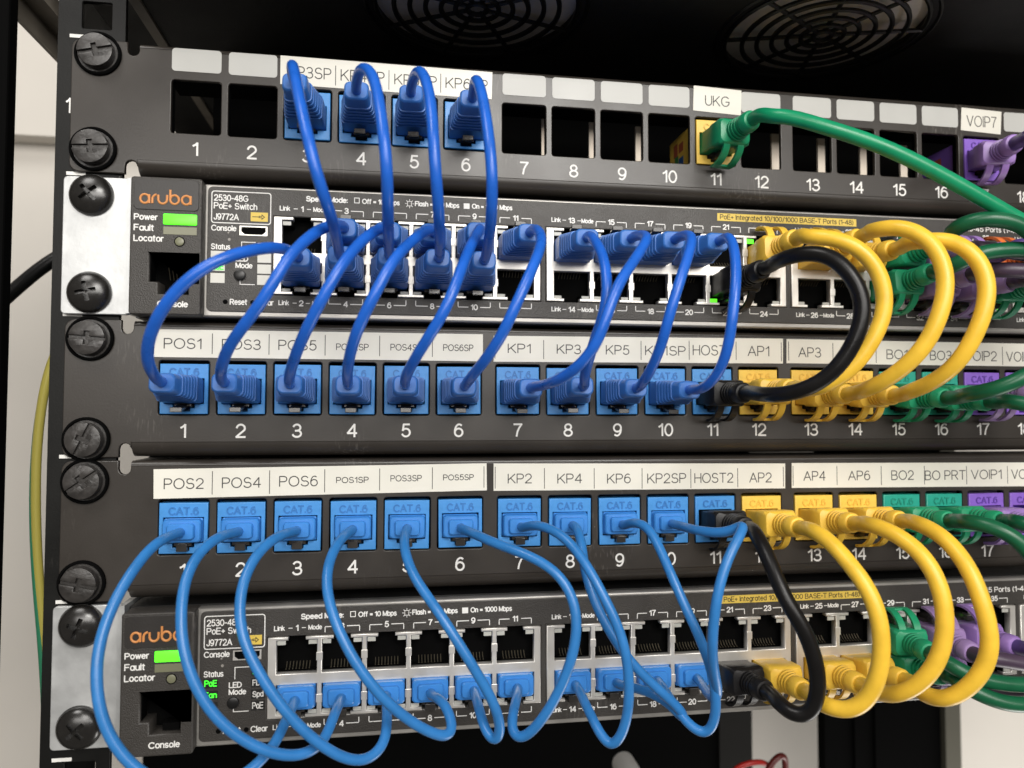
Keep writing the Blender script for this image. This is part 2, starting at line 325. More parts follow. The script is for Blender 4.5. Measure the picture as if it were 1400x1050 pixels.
LETTER={"P1": [["KP3SP", -175.29, -161.13, 14.22, 18.06], ["KP4SP", -158.09, -143.62, 14.22, 18.1], ["KP5SP", -140.36, -126.06, 14.21, 17.88], ["KP6SP", -123.07, -108.54, 14.16, 17.86], ["UKG", -29.48, -20.11, 14.29, 18.06], ["VOIP7", 76.26, 89.12, 13.22, 17.52]], "P2": [["POS1", -212.23, -200.72, -76.44, -73.06], ["POS3", -194.57, -182.52, -76.42, -73.1], ["POS5", -177.01, -164.94, -76.41, -73.05], ["POS2SP", -158.65, -148.1, -76.16, -73.97], ["POS4SP", -140.98, -130.49, -76.03, -73.82], ["POS6SP", -123.46, -113.23, -75.91, -73.68], ["KP1", -101.44, -93.39, -76.37, -73.1], ["KP3", -84.33, -75.77, -76.39, -73.09], ["KP5", -66.85, -58.38, -76.41, -73.08], ["KP1SP", -52.58, -37.63, -76.44, -73.07], ["HOST1", -34.97, -20.4, -76.21, -72.54], ["AP1", -14.17, -5.8, -76.24, -72.54], ["AP3", 5.45, 14.39, -76.39, -72.78], ["AP5", 22.82, 31.65, -76.44, -72.79], ["BO1", 40.69, 49.42, -76.62, -73.08], ["BO3", 58.56, 67.69, -76.81, -73.23], ["VOIP2", 73.05, 86.77, -76.89, -73.13], ["VOIP4", 90.85, 103.88, -76.96, -73.17]], "P3": [["POS2", -211.41, -199.42, -121.04, -117.64], ["POS4", -193.86, -181.88, -120.95, -117.55], ["POS6", -176.19, -164.03, -120.73, -117.3], ["POS1SP", -158.2, -147.73, -119.83, -117.86], ["POS3SP", -140.66, -130.33, -119.53, -117.47], ["POS5SP", -123.25, -112.95, -119.39, -117.43], ["KP2", -101.38, -93.1, -120.72, -117.42], ["KP4", -84.18, -75.52, -120.96, -117.62], ["KP6", -66.58, -58.08, -121.19, -117.83], ["KP2SP", -52.08, -37.81, -121.35, -117.9], ["HOST2", -34.74, -20.21, -121.46, -117.97], ["AP2", -14.1, -5.56, -121.56, -118.04], ["AP4", 6.78, 15.38, -121.18, -117.74], ["AP6", 24.36, 33.14, -121.27, -117.8], ["BO2", 41.72, 50.85, -121.36, -117.86], ["BO PRT", 55.48, 72.38, -121.59, -118.05], ["VOIP1", 74.69, 87.73, -121.54, -117.96], ["VOIP3", 91.8, 104.45, -121.61, -118.0]]}
STRIPS={"P1": [[[[-177.6, 21.31], [-106.94, 20.82], [-107.18, 11.3], [-177.57, 11.71]], [[-159.75, 19.19, 12.48], [-142.17, 18.99, 12.2], [-124.73, 19.0, 12.4]]], [[[-33.77, 21.34], [-15.45, 20.73], [-15.78, 11.5], [-34.08, 12.21]], []], [[[74.21, 20.39], [91.43, 19.79], [90.86, 10.86], [73.67, 11.54]], []]], "P2": [[[[-215.39, -70.27], [-110.0, -70.06], [-109.98, -79.28], [-215.22, -79.13]], [[-215.18, -71.67, -78.2], [-197.53, -71.35, -77.96], [-179.95, -71.28, -77.96], [-162.19, -71.21, -77.97], [-144.54, -71.15, -77.98], [-127.09, -71.1, -78.0]]], [[[-106.34, -70.49], [-0.48, -69.73], [-0.61, -78.78], [-106.32, -79.36]], [[-105.86, -71.73, -78.23], [-88.96, -71.71, -78.27], [-71.57, -71.68, -78.06], [-54.09, -71.4, -78.1], [-36.31, -71.11, -77.89], [-18.61, -71.09, -77.67], [-1.22, -71.08, -77.99]]], [[[0.94, -69.84], [124.75, -70.08], [124.46, -78.78], [0.82, -78.63]], [[1.64, -70.77, -77.69], [19.09, -71.02, -78.02], [36.45, -71.02, -78.09], [53.86, -71.03, -78.16], [71.6, -71.31, -78.51], [89.26, -71.32, -78.32]]]], "P3": [[[[-214.55, -114.7], [-108.64, -113.79], [-108.49, -122.91], [-214.38, -124.01]], [[-196.82, -115.47, -122.92], [-179.2, -115.42, -122.96], [-161.86, -115.25, -122.75], [-144.19, -115.2, -122.42], [-126.86, -115.01, -122.2], [-109.51, -114.82, -121.96]]], [[[-106.24, -113.87], [-0.27, -114.86], [-0.39, -123.79], [-106.23, -123.11]], [[-105.69, -114.98, -122.38], [-88.72, -115.65, -122.63], [-71.19, -115.83, -122.88], [-53.98, -116.01, -123.14], [-36.08, -116.45, -123.14], [-18.51, -116.38, -123.13], [-1.05, -116.03, -123.12]]], [[[2.29, -114.75], [123.24, -115.59], [122.94, -124.59], [2.16, -123.69]], [[2.73, -115.81, -122.91], [19.95, -115.98, -122.89], [37.64, -116.15, -123.13], [55.26, -116.33, -123.1], [72.8, -116.5, -123.34], [90.16, -116.67, -123.3]]]]}
PORTS={"P1": [[-203.8, 2.18], [-186.23, 2.09], [-168.67, 2.0], [-151.11, 1.92], [-133.54, 1.83], [-115.98, 1.74], [-95.77, 1.64], [-78.21, 1.55], [-60.65, 1.46], [-43.08, 1.38], [-25.52, 1.29], [-7.95, 1.2], [12.25, 1.1], [29.81, 1.01], [47.38, 0.92], [64.94, 0.84], [82.5, 0.75], [100.07, 0.66], [120.27, 0.56], [137.84, 0.47], [155.4, 0.38], [172.96, 0.29], [190.53, 0.21], [208.09, 0.12]], "P2": [[-205.94, -88.9], [-188.38, -88.9], [-170.82, -88.9], [-153.25, -88.9], [-135.69, -88.9], [-118.12, -88.9], [-97.92, -88.9], [-80.36, -88.9], [-62.79, -88.9], [-45.23, -88.9], [-27.67, -88.9], [-10.1, -88.9], [10.1, -88.9], [27.67, -88.9], [45.23, -88.9], [62.79, -88.9], [80.36, -88.9], [97.92, -88.9], [118.12, -88.9], [135.69, -88.9], [153.25, -88.9], [170.82, -88.9], [188.38, -88.9], [205.94, -88.9]], "P3": [[-205.32, -133.11], [-187.75, -133.2], [-170.19, -133.29], [-152.62, -133.38], [-135.06, -133.46], [-117.5, -133.55], [-97.29, -133.65], [-79.73, -133.74], [-62.16, -133.83], [-44.6, -133.92], [-27.04, -134.0], [-9.47, -134.09], [10.73, -134.19], [28.29, -134.28], [45.86, -134.37], [63.42, -134.46], [80.99, -134.54], [98.55, -134.63], [118.75, -134.73], [136.32, -134.82], [153.88, -134.91], [171.45, -135.0], [189.01, -135.08], [206.57, -135.17]]}
# ------------------------------------------------------------ the setting
wall = obj('wall', B().box(-900, 900, 275, 300, -700, 80, 0).box(-900, 900, 258, 300, 80, 700).mesh(), M['wall']); wall['kind'] = 'structure'
ledge = None

# ------------------------------------------------------------ cabinet
cab = tag(empty('server_cabinet', (-235, 0, -400)), 'black steel server cabinet frame with perforated mounting rail and two round roof fan grilles', 'cabinet')
CO = Vector((-235, 0, -400))
def cpart(name, me, m, ang=None):
    o = obj(name, me, m, cab); o.matrix_parent_inverse = Matrix.Translation(-CO*S)
    if ang is not None: shade(me, ang)
    return o
UC = [2.2, -43.6, -89.4, -134.0, -180.1, 46.7, -225.2]     # rail hole groups, one per unit
holes = [rrect(-234.9, z+d, 9.2, 9.2, .6, 2) for z in UC for d in (15.9, 0, -15.9) if not (z == 46.7 and d > 0)]
cpart('mounting_rail', plate2d([[(-244.4, -420), (-226.3, -420), (-226.3, 45), (-244.4, 45)]]+holes, 1.6, 2.0), M['rail']).data.transform(Matrix.Scale(S, 4))
cpart('mounting_rail', B().box(-246.4, -244.4, 1.6, 40, -420, 45).mesh(), M['rail'])
for z in (23.6, -20.9, -65.9, -110.6, -155.6, -203.8): cpart('unit_tick', B().box(-242.9, -237.2, 1.5, 1.58, z-.55, z+.55).mesh(), M['white'])
tk = B()
text(tk, '1', -243.6, -241.9, -1.6, 3.4, 1.55, .6)
cpart('unit_number', tk.mesh(), M['white'])
cpart('side_frame', B().box(-300, -259.0, -2, 4, -420, 60, .8).mesh(), M['blackin'])
cpart('roof_edge', B().box(-258, -231, 4, 250, 54, 57).mesh(), M['roof'])
bm_ = B().box(-267.2, -258.9, 5, 250, 44, 50).box(-267.2, -265.8, 5, 250, 36, 44)
cpart('roof_beam', bm_.mesh(), M['beam'])
cpart('roof_beam', B().box(-230.6, -226.9, 8, 250, 44.3, 50).mesh(), M['beam'])
FANS = [(-112., 3.), (17.5, 1.)]
FR = 35.5
def circ(c, r, n=64): return [(c[0]+r*math.cos(2*math.pi*k/n), c[1]+r*math.sin(2*math.pi*k/n)) for k in range(n)]
rf = plate2d([[(-226.6, -48), (320, -48), (320, 256), (-226.6, 256)]]+[circ(c, FR) for c in FANS], 0, 3)
# sheet is built upright; lay it down as the roof at z = 45
rf.transform(Matrix(((1, 0, 0, 0), (0, 0, 1, 0), (0, 1, 0, 45), (0, 0, 0, 1)))); rf.transform(Matrix.Scale(S, 4))
cpart('roof', rf, M['roof'])
for i, c in enumerate(FANS):
    g = B(); rot = (.28, .52)[i]
    for k, r in enumerate((3.4, 7.6, 12.6, 18.0, 23.4, 28.8)):
        g.tube([(c[0]+r*math.cos(a), c[1]+r*math.sin(a), 44.3) for a in [2*math.pi*j/48 for j in range(49)]], .95, 6, False)
    for j in range(8):
        a = rot+j*math.pi/4
        g.tube([(c[0]+3.2*math.cos(a), c[1]+3.2*math.sin(a), 44.6), (c[0]+FR*math.cos(a), c[1]+FR*math.sin(a), 44.6)], .85, 6)
    g.tube([(c[0]+(FR-.2)*math.cos(a), c[1]+(FR-.2)*math.sin(a), 44.8) for a in [2*math.pi*j/48 for j in range(49)]], .9, 6, False)
    g.tube([(c[0]+(FR+3.2)*math.cos(a), c[1]+(FR+3.2)*math.sin(a), 45.2) for a in [2*math.pi*j/48 for j in range(49)]], .8, 6, False)
    cpart('fan_grille', g.mesh(ang=40), M['black'])
    h = B(); n = 48
    h.bm.faces.new([h.bm.verts.new((c[0]+(FR+2)*math.cos(2*math.pi*k/n), c[1]+(FR+2)*math.sin(2*math.pi*k/n), 48.2)) for k in range(n)])
    cpart('fan_filter', h.mesh(), M['grille'])
cpart('rear_panel', B().box(-272, 54, 180, 190, -420, 50).mesh(), M['blackin'])
cpart('rear_post', B().box(54.2, 75, 178, 198, -420, 50).mesh(), mat('worn_black_paint', (.012, .0115, .0105), .7, spec=.15))
cpart('rear_rail', B().box(125, 205, 182, 190, -420, 50).box(144, 147, 180, 182, -420, 50).box(158, 161, 180, 182, -420, 50).mesh(), M['blackin'])
cpart('rear_post', B().box(205.3, 216, 178, 198, -420, 50).mesh(), mat('olive_grey_paint', (.11, .105, .08), .6))
cpart('rear_panel', B().box(75.2, 300, 176, 177, -100, 50).mesh(), M['blackin'])

# ------------------------------------------------------------ screws
def half(sgn, r=5.3, g=.55, nw=.75, nd=1.5):
    pts = []; a0 = math.asin(g/r)
    for k in range(15):
        a = a0+(math.pi-2*a0)*k/14; pts.append((r*math.cos(a), r*math.sin(a)))
    pts += [(-nw, g), (-nw, g+nd), (nw, g+nd), (nw, g)]
    return [(x, z*sgn) for x, z in (pts if sgn > 0 else pts[::-1])]
def flat_screw():
    b = B(); b.lathe_y([(0, 7.0), (-.9, 7.0), (-1.3, 6.6), (-1.3, 6.2), (-.5, 6.0), (-.5, .01)], n=36)
    b.lathe_y([(-.5, 5.3), (-2.6, 5.3), (-2.6, .01)], n=36)
    b.add(plate2d([half(1)], -3.6, 1.0, .25)); b.add(plate2d([half(-1)], -3.6, 1.0, .25))
    return b.mesh('screw', ang=35)
def dome_screw():
    b = B(); prof = [(0, 6.6), (-.6, 6.6)]+[(-.6-3.4*math.sin(R(a)), 6.5*math.cos(R(a))) for a in range(0, 91, 9)]
    b.lathe_y(prof, n=40); me = b.mesh('dome', False)
    cut = B().box(-3.1, 3.1, -9, -1.9, -.65, .65).box(-.65, .65, -9, -1.9, -3.1, 3.1).lathe_y([(-9, 1.4), (-1.4, .6)], n=12).mesh('cut', False)
    a = bpy.data.objects.new('a', me); c = bpy.data.objects.new('c', cut); COL.objects.link(a); COL.objects.link(c)
    md = a.modifiers.new('b', 'BOOLEAN'); md.object = c; md.operation = 'DIFFERENCE'; md.solver = 'EXACT'; md.use_self = True
    bpy.context.view_layer.update(); dg = bpy.context.evaluated_depsgraph_get()
    out = bpy.data.meshes.new_from_object(a.evaluated_get(dg))
    bpy.data.objects.remove(a); bpy.data.objects.remove(c); out.transform(Matrix.Scale(S, 4)); shade(out, 35); return out
FLAT = flat_screw(); DOME = dome_screw()
FLAT.materials.append(M['pscrew']); FLAT.materials.append(M['blackin'])
for p in FLAT.polygons:
    if p.center.y > -.00136 and math.hypot(p.center.x, p.center.z) > .0055: p.material_index = 1
FLAT.update(); DOME.materials.append(M['screw'])

# ------------------------------------------------------------ keystone jack (origin = centre of its hole, mm/1000)
def jack_mesh(col):
    out = [(-7.3, -8.3), (7.3, -8.3), (7.3, 7.7), (-7.3, 7.7)]
    hole = [(-6.1, -5.1), (-3.3, -5.1), (-3.3, -6.4), (-1.9, -6.4), (-1.9, -7.5), (1.9, -7.5), (1.9, -6.4), (3.3, -6.4), (3.3, -5.1), (6.1, -5.1), (6.1, 3.1), (-6.1, 3.1)]
    b = B(); b.add(plate2d([out, hole], -.2, 1.6, .22))
    b.box(-7.2, 7.2, 12, 26, -8.2, 7.6)
    for x0, x1, z0, z1 in ((-7.2, -6.4, -8.2, 7.6), (6.4, 7.2, -8.2, 7.6)): b.box(x0, x1, 1.4, 12, z0, z1)
    b.box(-6.4, 6.4, 1.4, 12, 3.4, 7.6).box(-6.4, 6.4, 1.4, 12, -8.2, -7.8)
    b.box(-6.4, 6.4, 10, 11.9, -7.8, 3.4)
    me = b.mesh('jack'); me.materials.append(JACK[col]); return me
JM = {c: jack_mesh(c) for c in JACK}
def emboss():
    b = B(); text(b, 'CAT.6', -4.5, 4.5, 3.9, 6.4, -.2, .42, .25); return b.mesh('emboss')
EM = {}
for c in JACK: EM[c] = emboss(); EM[c].materials.append(JACK_SHADE[c])
sb = B()                                     # wiring chart on the side of a jack body
LBL = [('txtblue', (-6, -1, 12.5, 17)), ('txtred', (1, 4.5, 12.5, 17)), ('txtgreen', (-3.5, .5, 17.5, 21)), ('txtblue', (-6, -2, 21.5, 25)), ('txtred', (.5, 5.5, 18, 22))]

# ------------------------------------------------------------ patch panels
PLAB = dict(P1='black patch panel at the top of the rack with mostly empty square ports', P2='black patch panel between the two switches, labelled POS1 to VOIP2', P3='black patch panel below the middle one, labelled POS2 to VOIP1')
EDGE = dict(P1=(22.2, -20.6), P2=(-67.5, -110.9), P3=(-111.9, -155.6))
COLS = {'P2': ['blue']*11+['yellow']*3+['green']*2+['purple']*4}
COLS['P3'] = COLS['P2']
COLS['P1'] = [None, None]+['blue']*4+[None]*4+['yellow']+[None]*5+['purple']+[None]*3
SCR = dict(P1=[(-233.6, 17.4, 14), (-234.4, -13.4, 4)], P2=[(-234.0, -73.6, -4), (-234.4, -105.2, 66)], P3=[(-234.5, -118.2, 36), (-234.8, -149.6, -12)])
for P in ('P1', 'P2', 'P3'):
    top, bot = EDGE[P]; zc = PORTS[P][0][1]
    root = tag(empty('patch_bay', (0, 0, bot)), PLAB[P], 'patch panel', 'patch panels in the rack')
    RO = Vector((0, 0, bot))
    def pp(name, me, m=None, ang=None):
        o = obj(name, me, m, root); o.location = -RO*S
        if ang is not None: shade(me, ang)
        return o
    # face plate with square openings and relief notches beside the ears
    xr = 241.5; xl = -241.6; nx = -222.6; r = 3
    def arc(cx, cz, r, a0, a1, n=5): return [(cx+r*math.cos(R(a0+(a1-a0)*k/n)), cz+r*math.sin(R(a0+(a1-a0)*k/n))) for k in range(n+1)]
    t2, b2 = top-1.6, bot+4.6
    outer = arc(xl+r, bot+r, r, 180, 270)+[(nx-2.4, bot)]+arc(nx-.6, bot+2.6, 1.8, 180, 0, 6)+[(nx+1.2, bot+3.2), (nx+1.2, b2)]+[(xr, b2), (xr, t2)]+[(nx+1.2, t2)]+arc(nx-.6, top-2.6, 1.8, 0, -180, 6)+[(nx-2.4, top)]+arc(xl+r, top-r, r, 90, 180)
    hl = [rrect(x, z, 15.4, 17.5, .9, 3) for x, z in PORTS[P]]
    for x, z, a in SCR[P]: hl.append(ell(x, z, 5.5, 4.5, 20))
    b = B(); b.add(plate2d([outer]+hl, 0, 1.6, .28))
    me = b.mesh('plate'); pp('panel_plate', me, M['panel'])
    # rolled flanges, top and bottom
    f = B()
    for z, s, rr, rz in ((t2, 1, 1.9, 1.5), (b2, -1, 4.4, 4.5)):
        prof = [(0, 0)]+[(rr-rr*math.cos(R(a)), s*rz*math.sin(R(a))) for a in (9, 18, 27, 36, 45, 54, 63, 72, 81, 90)]+[(16, s*rz), (16, s*(rz-1.2)), (rr, s*(rz-1.2)), (1.6, s*rz*.3), (1.6, 0)]
        f.loft([[(x, y+.002, z+q) for y, q in prof] for x in (nx+1.3, xr)])
    pp('edge_flange', f.mesh('flange', ang=30), M['panel'])
    # dark moulded jack carrier behind the plate; added black sheet darkens open ports
    k = B()
    for x, z in PORTS[P]:
        k.box(x-8.7, x-7.75, 1.7, 4.5, z-9.5, z+9.5)
    k.box(PORTS[P][0][0]-9, PORTS[P][-1][0]+9, 1.7, 14, zc+9.3, zc+10.6).box(PORTS[P][0][0]-9, PORTS[P][-1][0]+9, 1.7, 14, zc-10.9, zc-9.4)
    k.box(PORTS[P][0][0]-9, PORTS[P][-1][0]+9, 60, 61, zc-18, zc+(38 if P == 'P1' else 11))
    pp('carrier_and_dark_sheet', k.mesh('carrier'), M['blackin'])
    for x, z, a in SCR[P]:
        o = obj('mounting_screw', FLAT, None, root, (x, -.05, z-bot)); o.rotation_euler = (0, R(-a), 0)
    for i, (x, z) in enumerate(PORTS[P]):
        if i > 19: break
        c = COLS[P][i]
        if c:
            o = obj('keystone_jack', JM[c], None, root, (x+random.uniform(-.1, .1), random.uniform(-.05, .2), z-bot+random.uniform(-.1, .1))); o.rotation_euler = (R(random.uniform(-.6, .6)), R(random.uniform(-.5, .5)), R(random.uniform(-.6, .6)))
            obj('embossed_lettering', EM[c], None, o)
            if P == 'P1' and i in (10, 16):
                for mname, (z0, z1, y0, y1) in LBL:
                    obj('wiring_chart', B().box(-7.24, -7.2, y0, y1, z0, z1).mesh(), M[mname], o)
        t = B(); n = str(i+1); zz = z-13.75
        textc(t, n, x, zz, 4.5, -.02, .62, 1.04)
        pp('port_number', t.mesh(), M['white'])
    if P == 'P1':
        for i, (x, z) in enumerate(PORTS[P]):
            if i in (2, 3, 4, 5) or i > 19: continue
            b = B(); b.add(plate2d([rrect(x, z+15.35, 15.3, 7.5, 1.1, 4)], -.12, .11)); pp('blank_label', b.mesh(), M['blank'])
        for i, (fx, w, zt) in {6: (6.6, .9, 5), 7: (6.4, 1.6, 4), 8: (6.0, 1.9, 3.6), 11: (5.6, 3.0, 4.4), 12: (3.6, 2.8, 3.8), 13: (3.0, 2.6, 4), 14: (2.1, 2.8, 3.4)}.items():
            x, z = PORTS[P][i]; k = 266.3/249.3
            cx = -138.8+(x+fx+138.8)*k; cs = B().box(cx-w*k/2, cx+w*k/2, 17, 18, z-11, -96.7+(z+zt+96.7)*k)
            pp('pale_strip', cs.mesh(), M['cream'])  # cream strips stand in for pale bands showing through the open ports
    for q, seps in STRIPS[P]:
        b = B(); n = len(q); v0 = [b.bm.verts.new((x, -.16, z)) for x, z in q]; v1 = [b.bm.verts.new((x, -.01, z)) for x, z in q]
        b.bm.faces.new(v0); b.bm.faces.new(v1[::-1])
        for i in range(4): b.bm.faces.new((v0[i], v1[i], v1[(i+1) % 4], v0[(i+1) % 4]))
        st = pp('label_strip', b.mesh(), M['paper'])
        xa, xb = q[0][0], q[1][0]; t = B()
        for x, z0, z1 in seps: t.box(x-.12, x+.12, -.19, -.165, z1, z0)
        for s, x0, x1, z0, z1 in LETTER[P]:
            if xa <= (x0+x1)/2 <= xb: text(t, s, x0, x1, z0, z1, -.17, .34 if z1-z0 > 2.3 else .27, .02)
        o = obj('label_lettering', t.mesh(), M['ink'], st)

# ------------------------------------------------------------ network switches (measured on the upper one)
CX, CZ, CD = -138.8, -96.7, 249.3
FY, MY = -4.5, -8.0
SWDZ = -134.0
def mk(Y):
    k = (CD+Y)/CD
    return (lambda x: CX+(x-CX)*k), (lambda z: CZ+(z-CZ)*k)
X, Z = mk(FY)
MX, MZ = mk(MY)
COLX = [-170.0+(c//6)*91.05+(c % 6)*14.255 for c in range(24)]
ROWT, ROWB = (-33.9, -44.3), (-47.4, -58.1)
SOCK = {}
def socket_mesh(up):
    # a dark moulded socket, origin at opening centre; mirrored for the lower row
    w, h = 6.3, 5.1; s = 1 if up else -1
    b = B()
    def bx(x0, x1, y0, y1, z0, z1): b.box(x0, x1, y0, y1, min(z0*s, z1*s), max(z0*s, z1*s))
    bx(-w-.1, w+.1, 11, 12, -h-.1, h+1.3); bx(-w-.1, -w, 3.1, 11, -h, h); bx(w, w+.1, 3.1, 11, -h, h)
    bx(-w, w, 3.1, 11, -h-.1, -h); bx(-w, -2.9, .8, 11, h-1.6, h); bx(2.9, w, .8, 11, h-1.6, h); bx(-2.9, 2.9, .6, 11, h+1.2, h+1.3)
    bx(-4.6, 4.6, 7.5, 11, -h, -h+2.2)
    return b.mesh('socket')
def pins_mesh(up):
    s = 1 if up else -1; b = B()
    for k in range(8):
        x = -3.6+k*1.03; b.tube([(x, 2.2, -4.5*s), (x, 3.4, -4.2*s), (x, 9.5, 1.6*s)], .15, 5)
    return b.mesh('pins')
def pipe_mesh(up):
    s = 1 if up else -1; b = B()
    for q in (-1, 1): b.box(min(q*3.5, q*6.15), max(q*3.5, q*6.15), .35, .75, min(3.6*s, 4.95*s), max(3.6*s, 4.95*s), .15)
    return b.mesh('pipes')
def led_mesh(up, q):
    s = 1 if up else -1
    return B().box(min(q*3.5, q*6.2), max(q*3.5, q*6.2), .1, .34, min(3.4*s, 5.0*s), max(3.4*s, 5.0*s), .1).mesh('led')
for u in (True, False): SOCK[u] = (socket_mesh(u), pins_mesh(u), pipe_mesh(u))
LEDM = {(u, q): led_mesh(u, q) for u in (True, False) for q in (-1, 1)}
def stroke(b, pts, r, y): b.tube([(x, y, z) for x, z in pts], r, 8, True); return b
def badge_word(b, x0, x1, zb, zx, y):
    """the orange five-letter word: round bowls and plain stems, set tight"""
    r = (x1-x0)/9.35; h = (zx-zb)/2; cz = (zx+zb)/2; t = r*.225; e = r-t; f = h-t
    pt = lambda cx, a: (cx+e*math.cos(a), cz+f*math.sin(a))
    def bowl(cx): stroke(b, [pt(cx, 2*math.pi*k/24) for k in range(25)], t, y)
    def stem(x, z0, z1): stroke(b, [(x, z0), (x, z1)], t, y)
    cx = x0+r; bowl(cx); stem(cx+e, zb+t, zx-t)
    x = x0+2*r+.12*r+t; stem(x, zb+t, cz); stroke(b, [(x, cz)]+[pt(x+e, R(a)) for a in (170, 150, 130, 110, 92)], t, y)
    cx = x+e+.02*r+r*1.02; stem(cx-e, cz, zx-t); stem(cx+e, cz, zx-t); stroke(b, [pt(cx, R(a)) for a in range(180, 361, 15)], t, y)
    cx = x1-3.08*r; bowl(cx); stem(cx-e, cz, zx+h*.75)
    cx = x1-r; bowl(cx); stem(cx+e, zb+t, zx-t)
for SW in (1, 2):
    dz = 0 if SW == 1 else SWDZ
    LB = {1: 'dark grey network switch between the top and middle patch panels, full of plugs', 2: 'dark grey network switch at the bottom of the rack, its top row mostly empty'}[SW]
    root = tag(empty('network_switch', (0, 0, -66.5+dz)), LB, 'network switch', 'network switches in the rack')
    RZ = 66.5
    def sp(name, me, m=None, parent=None, ang=None):
        o = obj(name, me, m, parent or root)
        if not parent: o.location = (0, 0, RZ*S)
        if ang is not None: shade(me, ang)
        return o
    # chassis and lip
    sp('chassis', B().box(-221, 221, .5, 250, Z(-66.2), Z(-22.2)).mesh(), M['black'])
    xl = X(-200.8); lip = [[(xl, Z(-65.8)), (221, Z(-65.8)), (221, Z(-22.6)), (xl, Z(-22.6))]]
    b = B(); b.add(plate2d(lip+[[(X(-179.3+k*91.05), Z(-58.4)), (X(-89.8+k*91.05), Z(-58.4)), (X(-89.8+k*91.05), Z(-32.2)), (X(-179.3+k*91.05), Z(-32.2))] for k in range(4)], FY+.6, 4.4, .5)); sp('front_lip', b.mesh('lip'), M['chassis'])
    face = rrect((X(-199.7)+219)/2, Z(-43.75), 219-X(-199.7), Z(-23.6)-Z(-64.3), 1.6)
    holes = []
    for bk in range(4):
        xa = X(-179.3+bk*91.05); xb = X(-89.8+bk*91.05); holes.append([(xa, Z(-58.4)), (xb, Z(-58.4)), (xb, Z(-32.2)), (xa, Z(-32.2))])
    b = B(); b.add(plate2d([face]+holes, FY, .58, .18)); sp('faceplate', b.mesh('face'), M['switch'])
    # ear bracket
    ear = rrect((-242.6-222.2)/2, -44.2, 20.6, 43.6, 1.4)
    b = B(); b.add(plate2d([ear], -.9, 1.5, .3)); b.box(-223.4, -221.6, -2.2, 30, -65.6, -22.6)
    sp('mounting_ear', b.mesh('ear'), M['galv'])
    for z, a in ((-28.4, 40), (-59.2, 12)):
        o = obj('mounting_screw', DOME, None, root, (-234.2, -.95, z+RZ)); o.rotation_euler = (0, R(-a-(30 if SW == 2 else 0)), 0)
    # port frames
    for bk in range(4):
        xa = X(-179.0+bk*91.05); xb = X(-90.1+bk*91.05); zt, zb = Z(-32.5), Z(-58.1); h = 6.25
        cs = [X(COLX[bk*6+k]) for k in range(6)]
        lo = [(xa, zb)]
        for c in cs: lo += [(c-2.7, zb), (c-2.7, Z(-57.1)), (c-h, Z(-57.1)), (c-h, Z(-47.6)), (c+h, Z(-47.6)), (c+h, Z(-57.1)), (c+2.7, Z(-57.1)), (c+2.7, zb)]
        lo += [(xb, zb), (xb, zt)]
        for c in cs[::-1]: lo += [(c+2.7, zt), (c+2.7, Z(-33.5)), (c+h, Z(-33.5)), (c+h, Z(-44.2)), (c-h, Z(-44.2)), (c-h, Z(-33.5)), (c-2.7, Z(-33.5)), (c-2.7, zt)]
        lo += [(xa, zt)]
        b = B(); b.add(plate2d([lo], FY-.35, 3.0, .22))
        for c in cs[:-1]:      # spring tabs on the webs
            xm = c+X(COLX[1])/2-X(COLX[0])/2
            for zz in (Z(-38.9), Z(-52.3)): b.box(xm-1.0, xm+1.0, FY-.5, FY, zz-1.3, zz+1.3, .1)
        sp('port_shield', b.mesh('shield'), M['tin'])
        if bk == 3: break
    sp('port_shield_back', B().box(X(-179.2), 219, .2, .45, Z(-58.3), Z(-32.3)).mesh(), M['blackin'])
    lit = {1: {(11, 1): -1, (10, 0): -1, (14, 0): 1, (17, 0): 1}, 2: {(14, 1): -1, (16, 1): -1, (11, 0): 1}}[SW]
    for c in range(20):
        for up in (True, False):
            cx = X(COLX[c]); cz = Z(-38.85) if up else Z(-52.35)
            me, pn, pi = SOCK[up]
            o = obj('port_socket', me, M['blackin'], root, (cx, FY, cz+RZ))
            obj('contact_pins', pn, M['gold'] if SW == 1 or up else M['gold'], o); obj('light_pipe', pi, M['lens'], o)
            if (c, int(up)) in lit: obj('port_led', LEDM[(up, lit[(c, int(up))])], M['green'], o)
    # printed port markings
    yy = FY-.02
    for c in range(19):
        for up in (True, False):
            n = str(2*c+(1 if up else 2)); a = COLX[c]; t = B()
            zz = -29.7 if up else -60.9; s = 1 if up else -1
            textc(t, n, X(a), Z(zz), 1.95, yy, .38, 1.05)
            hw = .9+.55*len(n)
            if c % 6 == 0:
                text(t, 'Link', X(a-7.2), X(a-3.9), Z(zz)-.75, Z(zz)+.85, yy, .30); text(t, 'Mode', X(a+3.5), X(a+7.8), Z(zz)-.75, Z(zz)+.8, yy, .30)
                t.box(X(a-hw-1.3), X(a-hw), yy-.03, yy, Z(zz)-.12, Z(zz)+.12); t.box(X(a+hw), X(a+hw+1.3), yy-.03, yy, Z(zz)-.12, Z(zz)+.12)
            else:
                for q in (-1, 1):
                    e = a+q*5.5; i = a+q*hw; lo_, hi = sorted((X(e), X(i)))
                    t.box(lo_, hi, yy-.03, yy, Z(zz)-.14, Z(zz)+.14); za, zb_ = sorted((Z(zz)-s*.14, Z(zz)-s*1.75))
                    t.box(X(e)-.14, X(e)+.14, yy-.035, yy, za, zb_)
            sp('port_marking', t.mesh(), M['white'])
    # speed legend
    t = B(); zl = Z(-26.2)
    text(t, 'Speed Mode:', X(-168.9), X(-155.4), zl-.85, zl+.95, yy, .40)
